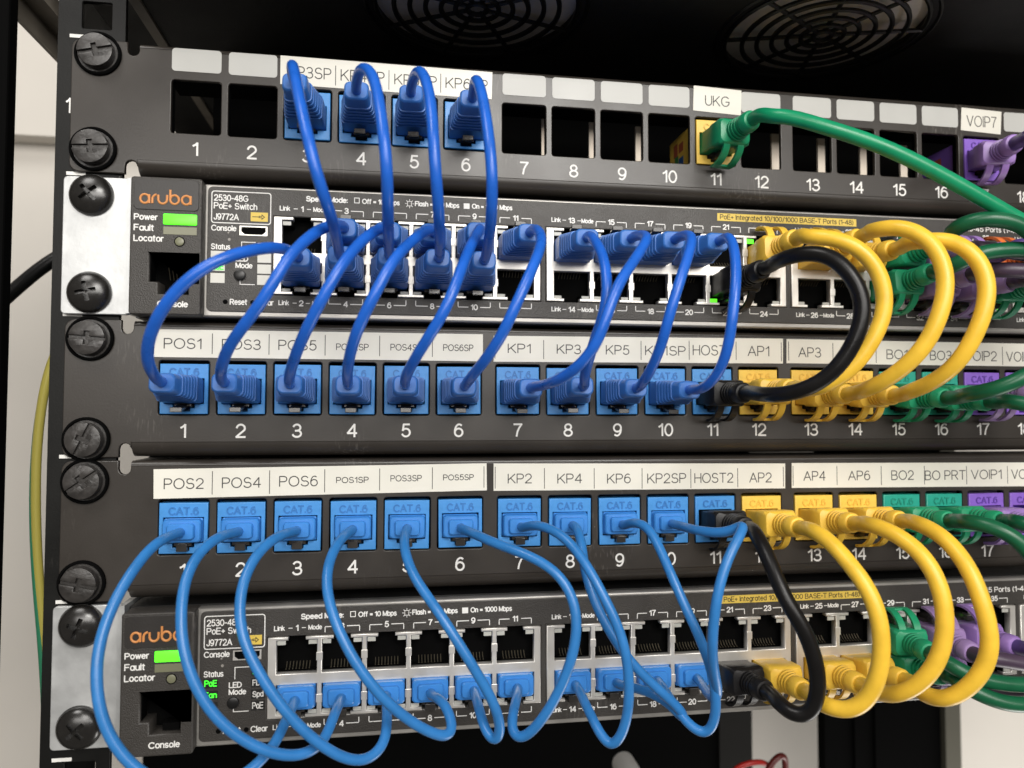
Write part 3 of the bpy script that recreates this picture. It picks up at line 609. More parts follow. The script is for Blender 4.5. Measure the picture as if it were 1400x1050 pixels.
    for xx in (-153.3,):
        for q in ((-153.3, -151.5, -25.3, -25.05), (-153.3, -151.5, -26.95, -26.7), (-153.3, -153.05, -26.7, -25.3), (-151.75, -151.5, -26.7, -25.3)): t.box(X(q[0]), X(q[1]), yy-.03, yy, Z(q[2]), Z(q[3]))
    text(t, 'Off = 10 Mbps', X(-150.7), X(-138.3), zl-.85, zl+.85, yy, .34)
    for k in range(8):
        a = k*math.pi/4; t.tube([(X(-135.0)+.95*math.cos(a), yy, zl-.1+.95*math.sin(a)), (X(-135.0)+1.5*math.cos(a), yy, zl-.1+1.5*math.sin(a))], .12, 5)
    for q in ((-.75, .75, .55, .75), (-.75, .75, -.95, -.75), (-.75, -.55, -.75, .55), (.55, .75, -.75, .55)): t.box(X(-135)+q[0], X(-135)+q[1], yy-.03, yy, zl+q[2], zl+q[3])
    text(t, 'Flash = 100 Mbps', X(-133.2), X(-118.2), zl-.85, zl+.85, yy, .34)
    t.box(X(-116.7), X(-114.7), yy-.03, yy, zl-1.0, zl+.85); text(t, 'On = 1000 Mbps', X(-113.9), X(-99.9), zl-.85, zl+.85, yy, .34)
    sp('speed_legend', t.mesh(), M['white']); t = B()
    text(t, 'RJ-45 Ports (1-48)', X(74.6), X(98.5), Z(-27.4), Z(-25.4), yy, .32)
    sp('port_legend', t.mesh(), M['white'])
    b = B().box(X(-25.2), X(29.4), FY-.08, FY-.01, Z(-27.5), Z(-24.75)); yl = sp('yellow_sticker', b.mesh(), M['ystick'])
    t = B(); text(t, 'PoE+ Integrated 10/100/1000 BASE-T Ports (1-48)', X(-24.2), X(28.2), Z(-26.95), Z(-25.15), FY-.09, .26, .02); obj('sticker_lettering', t.mesh(), M['yink'], yl)
    # model box
    t = B()
    x0, x1, z0, z1 = X(-198.6), X(-179.9), Z(-35.4), Z(-24.8)
    fr = plate2d([rrect((x0+x1)/2, (z0+z1)/2, x1-x0, z1-z0, .9), rrect((x0+x1)/2, (z0+z1)/2, x1-x0-.6, z1-z0-.6, .7)], yy-.03, .04); t.add(fr)
    text(t, '2530-48G', X(-197.8), X(-187.1), Z(-28.1), Z(-26.0), yy, .32)
    text(t, 'PoE+ Switch', X(-197.8), X(-184.3), Z(-30.7), Z(-28.6), yy, .32)
    text(t, 'J9772A', X(-197.8), X(-190.0), Z(-34.3), Z(-32.2), yy, .32)
    text(t, 'Console', X(-198.5), X(-190.7), Z(-37.9), Z(-36.0), yy, .32)
    text(t, 'Status', X(-198.5), X(-192.5), Z(-44.0), Z(-42.1), yy, .32)
    text(t, 'LED', X(-190.8), X(-186.9), Z(-47.7), Z(-45.9), yy, .32); text(t, 'Mode', X(-190.8), X(-185.5), Z(-49.9), Z(-48.1), yy, .32)
    text(t, 'Reset', X(-192.4), X(-187.0), Z(-61.9), Z(-60.0), yy, .32); text(t, 'Clear', X(-184.0), X(-178.7), Z(-61.9), Z(-60.0), yy, .32)
    for q in ((-189.15, -188.9, -45.0, -41.2), (-188.9, -184.6, -41.45, -41.2), (-189.45, -189.2, -55.3, -53.8), (-189.2, -184.7, -55.3, -55.05)): t.box(X(q[0]), X(q[1]), yy-.03, yy, Z(q[2]), Z(q[3]))
    sp('printed_legend', t.mesh(), M['white'])
    b = B().box(X(-186.3), X(-180.9), FY-.07, FY-.01, Z(-34.4), Z(-31.4), .02); yb = sp('energy_badge', b.mesh(), M['ystick'])
    t = B(); ax = X(-183.2); az = Z(-32.9)
    t.add(plate2d([[(ax-.6, az-.35), (ax+.3, az-.35), (ax+.3, az-.95), (ax+1.4, az), (ax+.3, az+.95), (ax+.3, az+.35), (ax-.6, az+.35)], [(ax-.35, az-.12), (ax+.52, az-.12), (ax+.52, az-.42), (ax+1.05, az), (ax+.52, az+.42), (ax+.52, az+.12), (ax-.35, az+.12)]], FY-.10, .03))
    t.box(X(-185.8), X(-183.9), FY-.1, FY-.075, az-.12, az+.12); obj('badge_arrow', t.mesh(), M['yink'], yb)
    # usb socket
    ux0, ux1, uz0, uz1 = X(-189.7), X(-181.0), Z(-39.1), Z(-36.0); uc = (ux0+ux1)/2
    b = B(); b.add(plate2d([[(ux0, uz1), (ux1, uz1), (ux1, uz0), (ux0, uz0)], [(ux0+.5, uz1-.35), (ux1-.5, uz1-.35), (ux1-.5, uz0+1.2), (ux1-1.6, uz0+.3), (ux0+1.6, uz0+.3), (ux0+.5, uz0+1.2)]], FY-.1, .09))
    us = sp('usb_socket', b.mesh(), M['tin'])
    sp('usb_tongue', B().box(ux0+.45, ux1-.45, FY-.04, FY-.015, uz0+.25, uz1-.3).box(uc-2.4, uc+2.4, FY-.06, FY-.04, uz0+1.1, uz0+1.6).mesh(), M['blackin'])
    # status windows
    for i, (za, zb_) in enumerate(((-47.4, -44.5), (-51.0, -48.2), (-54.9, -51.7))):
        o = sp('status_window', B().box(X(-198.5), X(-194.1), FY-.06, FY-.01, Z(za), Z(zb_), .02).mesh(), M['ledwin'] if SW == 1 else M['leddark'])
        s = ('PoE', 'Fan', 'Test')[i] if SW == 2 else ('', 'PoE', '')[i]
        if s and not (SW == 2 and i == 2):
            t = B(); text(t, s, X(-198.2), X(-194.4), Z(za)+.45, Z(zb_)-.45, FY-.065, .34, .01); obj('window_lettering', t.mesh(), M['greentx'], o)
        if SW == 1 and i == 1: obj('window_glow', B().box(X(-198.1), X(-194.5), FY-.075, FY-.062, Z(za)+.3, Z(za)+.45).mesh(), M['greentx'], o)
    for i, (za, zb_) in enumerate(((-44.3, -41.4), (-47.9, -44.9), (-51.5, -48.5), (-55.2, -52.0))):
        o = sp('mode_window', B().box(X(-184.0), X(-179.7), FY-.06, FY-.01, Z(za), Z(zb_), .02).mesh(), M['ledwin'] if SW == 1 else M['leddark'])
        if SW == 2:
            t = B(); text(t, ('Act', 'FDx', 'Spd', 'PoE')[i], X(-183.6), X(-180.2), Z(za)+.55, Z(zb_)-.55, FY-.065, .3, .01); obj('window_lettering', t.mesh(), M['greentx'] if i == 0 else M['dimwhite'], o)
    sp('mode_button', B().lathe_y([(0, 1.75), (-.9, 1.75), (-1.05, 1.5), (-1.05, .01)], (X(-189.4), FY, Z(-52.2)), 24).mesh(ang=40), M['black'])
    for xx in (-193.8, -185.3): sp('reset_hole', B().lathe_y([(0, .75), (-.06, .75), (-.06, .01)], (X(xx), FY, Z(-61.0)), 18).mesh(), M['blackin'])
    # badge module
    ma, mb = MX(-223.2), MX(-201.4); mt, mbt = MZ(-21.2), MZ(-65.6)
    cj = (MX(-217.2), MX(-202.4), MZ(-55.0), MZ(-46.0))
    jack = [(MX(-214.4), MZ(-58.9)), (MX(-205.2), MZ(-58.9)), (MX(-205.2), cj[2]), (cj[1], cj[2]), (cj[1], cj[3]), (cj[0], cj[3]), (cj[0], cj[2]), (MX(-214.4), cj[2])]
    b = B(); b.add(plate2d([rrect((ma+mb)/2, (mt+mbt)/2, mb-ma, mt-mbt, .9), jack], MY, 8.3, .5)); mo = sp('badge_module', b.mesh('module'), M['module'])
    sp('console_port', B().box(cj[0]-.2, cj[1]+.2, MY+7.2, MY+7.6, MZ(-59), cj[3]+.2).box(cj[0], cj[0]+.3, MY+1, MY+6, cj[2]+.2, cj[3]).box(MX(-211), MX(-206), MY+2, MY+6, MZ(-58.5), MZ(-56.2)).mesh(), M['blackin'])
    t = B()
    for k in range(8):
        x = MX(-212.5)+k*1.05; t.tube([(x, MY+1.4, cj[3]-1.0), (x, MY+3, cj[3]-1.2), (x, MY+6.5, cj[2]+1.6)], .16, 5)
    if SW == 1: sp('console_pins', t.mesh(), M['gold'])
    else:
        t.bm.free(); sp('console_dust_plug', B().box(MX(-210.2), MX(-203.0), MY+1.2, MY+5, MZ(-52.4), MZ(-46.6), .8).mesh(), M['clear'])
    pc = ((MX(-221.9)+MX(-202.6))/2, (MZ(-21.9)+MZ(-32.0))/2)
    b = B(); b.add(plate2d([rrect(pc[0], pc[1], 19.0, 9.6, 1.3)], MY-.25, .24, .12)); pl = sp('badge_plate', b.mesh('plate'), M['plate'])
    t = B(); badge_word(t, MX(-220.5), MX(-204.5), MZ(-30.3), MZ(-26.7), MY-.22)
    ob = obj('badge_lettering', t.mesh(ang=40), M['orange'], pl)
    t = B()
    text(t, 'Power', MX(-222.0), MX(-214.8), MZ(-35.3), MZ(-33.3), MY-.03, .36); text(t, 'Fault', MX(-222.0), MX(-215.9), MZ(-38.8), MZ(-36.7), MY-.03, .36)
    text(t, 'Locator', MX(-222.0), MX(-212.9), MZ(-42.2), MZ(-40.1), MY-.03, .36); text(t, 'Console', MX(-214.5), MX(-205.2), MZ(-63.1), MZ(-61.1), MY-.03, .36)
    sp('module_legend', t.mesh(), M['white'])
    lx0, lx1 = MX(-213.1), MX(-202.9)
    sp('power_led', B().box(lx0, lx1, MY-.35, MY-.01, MZ(-36.5), MZ(-33.1), .25).mesh(ang=40), M['green'])
    sp('fault_lens', B().box(lx0, lx1, MY-.1, MY-.01, MZ(-39.7), MZ(-37.2), .05).mesh(), M['lensdim'])
    sp('locator_lens', B().lathe_y([(0, 1.3), (-.15, 1.3), (-.25, 1.1), (-.25, .01)], (MX(-208.1), MY, MZ(-41.9)), 24).mesh(ang=40), M['lensdim'])
    sp('lens_rim', B().tube([(MX(-208.1)+1.45*math.cos(a), MY-.05, MZ(-41.9)+1.45*math.sin(a)) for a in [2*math.pi*k/24 for k in range(25)]], .16, 6, False).mesh(ang=50), M['blackin'])

# ------------------------------------------------------------ plugs (built once per kind; origin at the panel face, pointing to -y)
def plug_A():
    b = B(); rg = [ring(11.6, 7.6, .6, 4), ring(11.6, 7.6, .6, -.5), ring(11.9, 8.0, .8, -.6), ring(11.9, 8.1, .9, -7.6)]
    y = -7.7
    for k in range(5):
        q = k/4.5; w = 11.7-3.2*q; h = 8.0-1.5*q
        rg += [ring(w-1.7, h-1.4, 1.2, y), ring(w-1.7, h-1.4, 1.2, y-.75), ring(w, h, 1.5, y-.85), ring(w-.35, h-.15, 1.5, y-1.75)]; y -= 1.8
    rg += [ring(8.0, 6.1, 1.5, y), ring(7.6, 5.9, 1.6, y-.5), ring(7.5, 5.8, 1.7, -21.7), ring(7.1, 5.4, 1.7, -22.3), ring(6.4, 4.8, 1.5, -22.55)]
    b.loft(rg); return b.mesh('plugA', ang=32)
def clip_A():
    b = B(); b.loft([[(x, y, z) for x, z in ((-1.7, z0), (1.7, z0), (1.7, z0-.8), (-1.7, z0-.8))] for y, z0 in ((3, -3.6), (-1, -4.4), (-4.5, -5.4), (-7.5, -6.3))])
    b.box(-2.6, 2.6, -.4, 3, -4.9, -3.7); b.box(-1.75, 1.75, -8.1, -7.4, -7.4, -5.9, .15); return b.mesh('clipA')
def plug_S():
    b = B(); b.loft([ring(11.7, 7.6, .5, 5), ring(11.7, 7.6, .5, 0), ring(11.6, 7.2, 1.0, -.2), ring(11.5, 7.1, 1.2, -2.2), ring(10.9, 6.5, 1.3, -2.6), ring(8.3, 5.1, 1.1, -2.65), ring(8.0, 4.9, 1.0, -3.7), ring(7.5, 4.4, 1.0, -4.0)])
    return b.mesh('plugS', ang=32)
def clip_S():
    return B().box(-1.6, 1.6, -2.0, 3, -6.4, -4.2, .15).box(-2.6, 2.6, -.5, 3, -4.9, -3.7).mesh('clipS')
def plug_B():
    b = B(); b.loft([ring(11.5, 7.6, .5, 5), ring(11.5, 7.6, .5, -5.4), ring(11.9, 8.6, .9, -6.2), ring(12.0, 9.0, 1.3, -11.6), ring(11.2, 8.2, 2.0, -12.8), ring(7.4, 6.8, 3.2, -13.4)])
    return b.mesh('plugB', ang=32)
def relief_B(r0=3.9, r1=3.2):
    pr = [(-12.6, 3.2)]; y = -13.2
    for k in range(4):
        r = r0-.18*k; pr += [(y, r-.75), (y-.5, r-.75), (y-.6, r), (y-1.35, r)]; y -= 1.5
    pr += [(y, r0-1.1), (y-.4, r0-.35), (-22.2, r0-.5), (-22.8, r0-.9), (-23.0, 2.3)]
    return B().lathe_y(pr, n=24).mesh('relief', ang=40)
def guard_B():
    b = B()
    for q in (-1, 1):
        rings = []
        for k in range(11):
            a = R(-8+k*9.8); y = -3.6-8.6*math.cos(a); z = -3.2-6.6*math.sin(a)
            ny, nz = -math.cos(a)/8.6, -math.sin(a)/6.6; ln = math.hypot(ny, nz); ny /= ln; nz /= ln; t = .85-.2*k/10
            x0, x1 = q*1.5, q*3.9
            rings.append([(x0, y, z), (x1, y, z), (x1, y-ny*t*1.2, z-nz*t*1.2), (x0, y-ny*t*1.2, z-nz*t*1.2)])
        b.loft(rings)
    b.box(-3.9, 3.9, -5.0, -2.4, -9.75, -8.9, .2)
    return b.mesh('guard', ang=40)
def clip_B(): return B().box(-2.6, 2.6, -2, 3, -5.0, -3.75).box(-1.6, 1.6, -5, 3, -6.0, -4.2).mesh('clipB')
PA, CA, PS, CS, PB, RB, GB, CB = plug_A(), clip_A(), plug_S(), clip_S(), plug_B(), relief_B(), guard_B(), clip_B()
_pc = {}
def colour(me, key, m):
    if (me.name, key) not in _pc:
        c = me.copy(); c.materials.clear(); c.materials.append(m); _pc[(me.name, key)] = c
    return _pc[(me.name, key)]
RAD = dict(A=1.55, S=1.5, B=2.42)
CORDS=[
["A", "royal", "dark blue patch cord from the jack labelled KP3SP, leftmost of four", "dark blue patch cords with ribbed boots", [["P1", 3, [-168.67, 0.0, 1.0], [-170.04, -22.5, 3.1], False], ["sw1", 4, [-155.44, -4.5, -52.12], [-155.61, -27.0, -50.03], False]], [[-169.6, -15.7, 2.5], [-170.0, -22.5, 3.1], [-170.2, -25.5, 3.4], [-167.6, -43.5, -0.7], [-164.4, -54.9, -14.4], [-161.4, -61.1, -26.5], [-159.4, -61.9, -35.0], [-157.6, -59.5, -41.0], [-155.6, -53.1, -46.3], [-155.6, -30.0, -49.8], [-155.6, -27.0, -50.0], [-155.6, -20.2, -50.7]]],
["A", "royal", "dark blue patch cord from the jack labelled KP4SP, second of four", "dark blue patch cords with ribbed boots", [["P1", 4, [-151.11, 0.0, 0.92], [-151.66, -22.5, 1.69], False], ["sw1", 6, [-141.44, -4.5, -52.12], [-141.1, -27.0, -49.97], False]], [[-151.5, -15.7, 1.5], [-151.7, -22.5, 1.7], [-151.7, -25.5, 1.8], [-149.2, -45.6, -1.5], [-146.1, -50.6, -5.6], [-144.0, -58.5, -17.8], [-142.6, -61.8, -27.5], [-141.6, -61.3, -35.7], [-141.3, -55.2, -44.4], [-141.1, -30.0, -49.7], [-141.1, -27.0, -50.0], [-141.2, -20.2, -50.6]]],
["A", "royal", "dark blue patch cord from the jack labelled KP5SP, third of four", "dark blue patch cords with ribbed boots", [["P1", 5, [-133.54, 0.0, 0.83], [-135.06, -22.5, 1.92], False], ["sw1", 8, [-127.44, -4.5, -52.12], [-126.72, -27.0, -49.93], False]], [[-134.6, -15.7, 1.6], [-135.1, -22.5, 1.9], [-135.3, -25.5, 2.1], [-133.5, -45.2, -0.8], [-131.4, -51.2, -7.8], [-130.3, -57.7, -19.4], [-129.8, -60.1, -29.9], [-128.9, -58.0, -38.8], [-127.8, -50.2, -46.4], [-126.6, -30.0, -49.6], [-126.7, -27.0, -49.9], [-126.9, -20.2, -50.6]]],
["A", "royal", "dark blue patch cord from the jack labelled KP6SP, rightmost of four", "dark blue patch cords with ribbed boots", [["P1", 6, [-115.98, 0.0, 0.74], [-116.25, -22.5, 1.59], False], ["sw1", 10, [-113.45, -4.5, -52.12], [-112.73, -27.0, -50.13], False]], [[-116.2, -15.7, 1.3], [-116.2, -22.5, 1.6], [-116.3, -25.5, 1.7], [-117.3, -43.2, -0.8], [-116.2, -50.0, -9.3], [-115.5, -56.1, -20.8], [-114.7, -58.1, -31.3], [-114.3, -56.3, -38.6], [-113.8, -50.1, -45.8], [-112.6, -30.0, -49.9], [-112.7, -27.0, -50.1], [-112.9, -20.2, -50.7]]],
["A", "royal", "dark blue patch cord looping far left to the jack labelled POS1", "dark blue patch cords with ribbed boots", [["sw1", 2, [-169.44, -4.5, -52.12], [-167.75, -27.0, -51.09], False], ["P2", 1, [-205.94, 0.0, -89.9], [-206.07, -22.5, -88.11], False]], [[-168.3, -20.2, -51.4], [-167.7, -27.0, -51.1], [-167.5, -30.0, -51.0], [-170.2, -44.9, -52.0], [-175.8, -52.2, -54.8], [-181.2, -56.1, -57.7], [-186.8, -57.9, -61.3], [-192.3, -57.6, -66.0], [-197.4, -55.0, -71.5], [-201.6, -49.9, -77.8], [-203.6, -44.2, -82.7], [-204.1, -38.5, -85.8], [-206.1, -25.5, -87.9], [-206.1, -22.5, -88.1], [-206.0, -15.7, -88.6]]],
["A", "royal", "dark blue patch cord slanting down to the jack labelled POS3", "dark blue patch cords with ribbed boots", [["sw1", 3, [-155.44, -4.5, -41.42], [-154.63, -27.0, -41.91], True], ["P2", 2, [-188.38, 0.0, -89.9], [-188.83, -22.5, -87.98], False]], [[-154.9, -20.2, -41.8], [-154.6, -27.0, -41.9], [-154.5, -30.0, -42.0], [-158.2, -43.5, -45.4], [-162.3, -50.3, -50.8], [-166.2, -54.5, -57.0], [-170.1, -56.1, -64.9], [-174.2, -54.7, -71.0], [-178.8, -51.2, -75.7], [-183.4, -45.3, -80.5], [-186.5, -37.8, -85.0], [-188.9, -25.5, -87.7], [-188.8, -22.5, -88.0], [-188.7, -15.7, -88.6]]],
["A", "royal", "dark blue patch cord slanting down to the jack labelled POS5", "dark blue patch cords with ribbed boots", [["sw1", 5, [-141.44, -4.5, -41.42], [-141.8, -27.0, -42.5], True], ["P2", 3, [-170.82, 0.0, -89.9], [-170.32, -22.5, -88.28], False]], [[-141.7, -20.2, -42.2], [-141.8, -27.0, -42.5], [-141.8, -30.0, -42.6], [-143.7, -38.9, -44.5], [-148.1, -47.4, -49.7], [-152.7, -53.2, -57.2], [-156.9, -55.1, -65.3], [-160.9, -52.8, -72.9], [-164.7, -47.0, -79.5], [-167.8, -38.5, -84.8], [-170.2, -25.5, -88.1], [-170.3, -22.5, -88.3], [-170.5, -15.7, -88.8]]],
["A", "royal", "dark blue patch cord slanting down to the jack labelled POS2SP", "dark blue patch cords with ribbed boots", [["sw1", 7, [-127.44, -4.5, -41.42], [-128.3, -27.0, -42.42], True], ["P2", 4, [-153.25, 0.0, -89.9], [-153.33, -22.5, -88.31], False]], [[-128.0, -20.2, -42.1], [-128.3, -27.0, -42.4], [-128.4, -30.0, -42.6], [-130.5, -37.8, -44.5], [-136.4, -48.6, -51.6], [-140.6, -53.3, -57.8], [-144.7, -55.1, -65.8], [-148.6, -52.7, -73.0], [-151.1, -47.9, -78.7], [-152.8, -39.1, -84.7], [-153.3, -25.5, -88.1], [-153.3, -22.5, -88.3], [-153.3, -15.7, -88.8]]],
["A", "royal", "dark blue patch cord slanting down to the jack labelled POS4SP", "dark blue patch cords with ribbed boots", [["sw1", 9, [-113.45, -4.5, -41.42], [-114.32, -27.0, -41.42], True], ["P2", 5, [-135.69, 0.0, -89.9], [-136.25, -22.5, -88.19], False]], [[-114.1, -20.2, -41.4], [-114.3, -27.0, -41.4], [-114.4, -30.0, -41.4], [-114.8, -32.9, -42.7], [-119.6, -47.5, -52.5], [-123.1, -54.0, -62.3], [-126.4, -54.9, -69.9], [-130.5, -51.8, -76.4], [-134.0, -45.1, -81.9], [-136.0, -36.8, -85.9], [-136.3, -25.5, -88.0], [-136.2, -22.5, -88.2], [-136.1, -15.7, -88.7]]],
["A", "royal", "dark blue patch cord slanting down to the jack labelled POS6SP", "dark blue patch cords with ribbed boots", [["sw1", 11, [-99.45, -4.5, -41.42], [-98.47, -27.0, -41.25], True], ["P2", 6, [-118.12, 0.0, -89.9], [-118.21, -22.5, -88.45], False]], [[-98.8, -20.2, -41.3], [-98.5, -27.0, -41.3], [-98.3, -30.0, -41.2], [-98.3, -39.0, -43.3], [-98.1, -43.6, -46.9], [-100.8, -49.1, -53.2], [-104.2, -52.8, -60.2], [-107.8, -54.0, -67.8], [-110.8, -51.9, -75.1], [-114.3, -46.2, -81.3], [-117.5, -37.4, -85.9], [-118.2, -25.5, -88.3], [-118.2, -22.5, -88.4], [-118.2, -15.7, -88.9]]],
["A", "royal", "dark blue patch cord hanging to the jack labelled KP3, crossing the KP1 cord", "dark blue patch cords with ribbed boots", [["sw1", 13, [-80.03, -4.5, -41.42], [-80.39, -27.0, -42.16], True], ["P2", 8, [-80.36, 0.0, -89.9], [-81.01, -22.5, -88.2], False]], [[-80.3, -20.2, -41.9], [-80.4, -27.0, -42.2], [-80.4, -30.0, -42.3], [-80.9, -38.3, -45.7], [-80.3, -44.1, -50.9], [-80.5, -48.3, -57.6], [-81.0, -50.0, -64.1], [-82.2, -49.6, -70.3], [-83.6, -47.2, -75.6], [-84.2, -41.2, -82.0], [-83.7, -34.7, -85.9], [-81.1, -25.5, -88.0], [-81.0, -22.5, -88.2], [-80.8, -15.7, -88.7]]],
["A", "royal", "dark blue patch cord slanting down to the jack labelled KP1, crossing the KP3 cord", "dark blue patch cords with ribbed boots", [["sw1", 15, [-66.03, -4.5, -41.42], [-66.18, -27.0, -41.85], True], ["P2", 7, [-97.92, 0.0, -89.9], [-97.41, -22.5, -88.9], False]], [[-66.1, -20.2, -41.7], [-66.2, -27.0, -41.9], [-66.2, -30.0, -41.9], [-66.6, -43.9, -45.2], [-69.3, -47.9, -49.0], [-75.1, -53.6, -55.8], [-79.6, -56.6, -61.3], [-82.9, -58.0, -68.4], [-84.8, -57.5, -74.3], [-86.9, -55.2, -80.0], [-90.4, -50.4, -84.9], [-94.8, -42.3, -88.3], [-97.3, -25.5, -88.8], [-97.4, -22.5, -88.9], [-97.6, -15.7, -89.2]]],
["A", "royal", "dark blue patch cord hanging down to the jack labelled KP5", "dark blue patch cords with ribbed boots", [["sw1", 17, [-52.03, -4.5, -41.42], [-52.02, -27.0, -41.79], True], ["P2", 9, [-62.79, 0.0, -89.9], [-63.27, -22.5, -88.68], False]], [[-52.0, -20.2, -41.7], [-52.0, -27.0, -41.8], [-52.0, -30.0, -41.8], [-52.2, -41.6, -43.9], [-54.1, -45.1, -48.7], [-57.2, -48.2, -54.8], [-60.2, -50.0, -61.9], [-62.4, -49.5, -69.4], [-63.3, -47.0, -75.9], [-64.1, -42.4, -81.9], [-64.7, -35.1, -86.9], [-63.3, -25.5, -88.5], [-63.3, -22.5, -88.7], [-63.1, -15.7, -89.0]]],
["A", "royal", "dark blue patch cord hanging to the jack labelled KP1SP, rightmost of its colour", "dark blue patch cords with ribbed boots", [["sw1", 19, [-38.04, -4.5, -41.42], [-37.19, -27.0, -41.71], True], ["P2", 10, [-45.23, 0.0, -89.9], [-45.37, -22.5, -89.28], False]], [[-37.4, -20.2, -41.6], [-37.2, -27.0, -41.7], [-37.1, -30.0, -41.7], [-39.2, -39.1, -43.2], [-39.6, -43.4, -47.8], [-41.3, -48.1, -56.4], [-43.0, -50.0, -64.6], [-43.9, -49.5, -72.6], [-44.3, -46.7, -79.8], [-45.2, -41.7, -85.9], [-46.7, -35.5, -89.2], [-45.4, -25.5, -89.2], [-45.4, -22.5, -89.3], [-45.3, -15.7, -89.5]]],
["B", "black", "thick black patch cord looping from the upper switch to the jack labelled HOST1", "black patch cords", [["sw1", 22, [-24.04, -4.5, -52.12], [-22.27, -27.5, -50.32], False], ["P2", 11, [-27.67, 0.0, -89.9], [-26.79, -23.0, -90.14], False]], [[-22.8, -20.6, -50.9], [-22.3, -27.5, -50.3], [-22.0, -31.5, -50.0], [-26.1, -45.1, -51.0], [-22.6, -52.7, -50.3], [-17.6, -57.3, -51.9], [-13.8, -60.1, -57.2], [-11.5, -61.7, -63.5], [-11.5, -62.1, -70.1], [-13.2, -61.5, -76.6], [-16.4, -59.4, -83.5], [-20.8, -55.6, -88.7], [-26.0, -49.6, -91.3], [-29.6, -41.4, -91.3], [-26.6, -27.0, -90.2], [-26.8, -23.0, -90.1], [-27.1, -16.1, -90.1]]],
["B", "yellow", "yellow patch cord looping just outside the black one to the jack labelled AP1", "thick yellow patch cords", [["sw1", 23, [-10.04, -4.5, -41.42], [-10.67, -27.5, -39.88], True], ["P2", 12, [-10.1, 0.0, -89.9], [-10.37, -23.0, -88.61], False]], [[-10.5, -20.6, -40.3], [-10.7, -27.5, -39.9], [-10.8, -31.5, -39.6], [-12.7, -37.7, -41.9], [-8.0, -42.5, -43.1], [-2.1, -45.6, -46.3], [2.5, -47.3, -51.6], [5.2, -48.0, -58.3], [5.6, -48.0, -66.0], [3.4, -47.1, -73.2], [-0.7, -44.8, -81.3], [-6.0, -41.2, -86.9], [-10.7, -36.5, -89.5], [-10.4, -27.0, -88.4], [-10.4, -23.0, -88.6], [-10.3, -16.1, -89.0]]],
["B", "yellow", "yellow patch cord, middle of three upper loops, to the jack labelled AP3", "thick yellow patch cords", [["sw1", 25, [9.38, -4.5, -41.42], [12.25, -27.5, -38.52], True], ["P2", 13, [10.1, 0.0, -89.9], [9.54, -23.0, -90.19], False]], [[11.4, -20.6, -39.4], [12.3, -27.5, -38.5], [12.7, -31.4, -38.0], [6.5, -41.1, -39.9], [9.4, -49.1, -40.6], [13.6, -53.4, -43.5], [17.1, -56.1, -48.6], [18.7, -57.7, -55.7], [18.0, -58.1, -62.8], [16.0, -57.4, -69.6], [13.7, -55.6, -76.1], [10.3, -52.2, -82.1], [6.6, -46.0, -87.3], [4.6, -38.8, -89.7], [9.4, -27.0, -90.2], [9.5, -23.0, -90.2], [9.7, -16.1, -90.1]]],
["B", "yellow", "yellow patch cord making the rightmost big loop between upper switch and middle panel", "thick yellow patch cords", [["sw1", 27, [23.37, -4.5, -41.42], [24.15, -27.5, -42.25], True], ["P2", 14, [27.67, 0.0, -89.9], [26.7, -23.0, -90.59], False]], [[23.9, -20.6, -42.0], [24.2, -27.5, -42.2], [24.3, -31.5, -42.4], [17.2, -43.4, -43.7], [19.4, -50.8, -44.7], [23.5, -55.3, -46.2], [27.5, -58.2, -50.6], [29.9, -59.7, -56.6], [30.0, -60.1, -62.9], [28.7, -59.5, -69.2], [26.1, -57.0, -77.5], [23.5, -52.8, -83.9], [20.7, -45.8, -88.3], [20.0, -38.4, -90.1], [26.5, -27.0, -90.7], [26.7, -23.0, -90.6], [27.0, -16.1, -90.4]]],
["B", "green", "bright green patch cord running right from the yellow jack labelled UKG", "green patch cords", [["P1", 11, [-25.52, 0.0, 0.29], [-22.89, -23.0, 0.56], False]], [[-23.7, -16.1, 0.5], [-22.9, -23.0, 0.6], [-22.4, -27.0, 0.6], [-22.0, -33.5, -2.8], [-17.4, -36.8, -4.1], [-8.8, -41.1, -8.5], [5.0, -45.5, -14.1], [19.7, -48.4, -21.3], [35.1, -50.0, -29.4], [46.8, -50.3, -35.3], [62.9, -49.7, -42.3], [86.8, -46.8, -51.1], [100.9, -43.9, -57.3]]],
["B", "purple", "purple patch cord plugged into the jack labelled VOIP7 on top panel", "purple patch cords", [["P1", 17, [82.5, 0.0, -0.25], [76.06, -23.0, -1.32], False]], [[78.0, -16.1, -1.0], [76.1, -23.0, -1.3], [75.0, -26.8, -1.5], [69.0, -36.4, -4.1], [73.7, -42.7, -5.3], [84.4, -45.3, -10.4], [99.9, -41.2, -17.9]]],
["B", "dgreen", "dark green patch cord arching over the upper switch from a top row port", "green patch cords", [["sw1", 29, [37.37, -4.5, -41.42], [41.55, -27.5, -39.65], True]], [[40.3, -20.6, -40.2], [41.5, -27.5, -39.6], [42.3, -31.4, -39.3], [34.5, -41.1, -39.3], [36.2, -45.8, -37.6], [40.4, -49.2, -37.1], [47.1, -51.5, -38.3], [52.8, -52.0, -41.4], [61.6, -50.8, -48.1], [78.7, -44.2, -55.6]]],
["B", "dgreen", "dark green patch cord leaving a bottom row port of the upper switch rightward", "green patch cords", [["sw1", 30, [37.37, -4.5, -52.12], [38.31, -27.5, -49.41], False]], [[38.0, -20.6, -50.2], [38.3, -27.5, -49.4], [38.5, -31.5, -48.9], [35.0, -40.1, -50.5], [39.2, -44.7, -47.6], [44.8, -46.8, -46.2], [54.0, -48.0, -45.7], [65.0, -47.4, -46.1], [86.7, -42.0, -47.8]]],
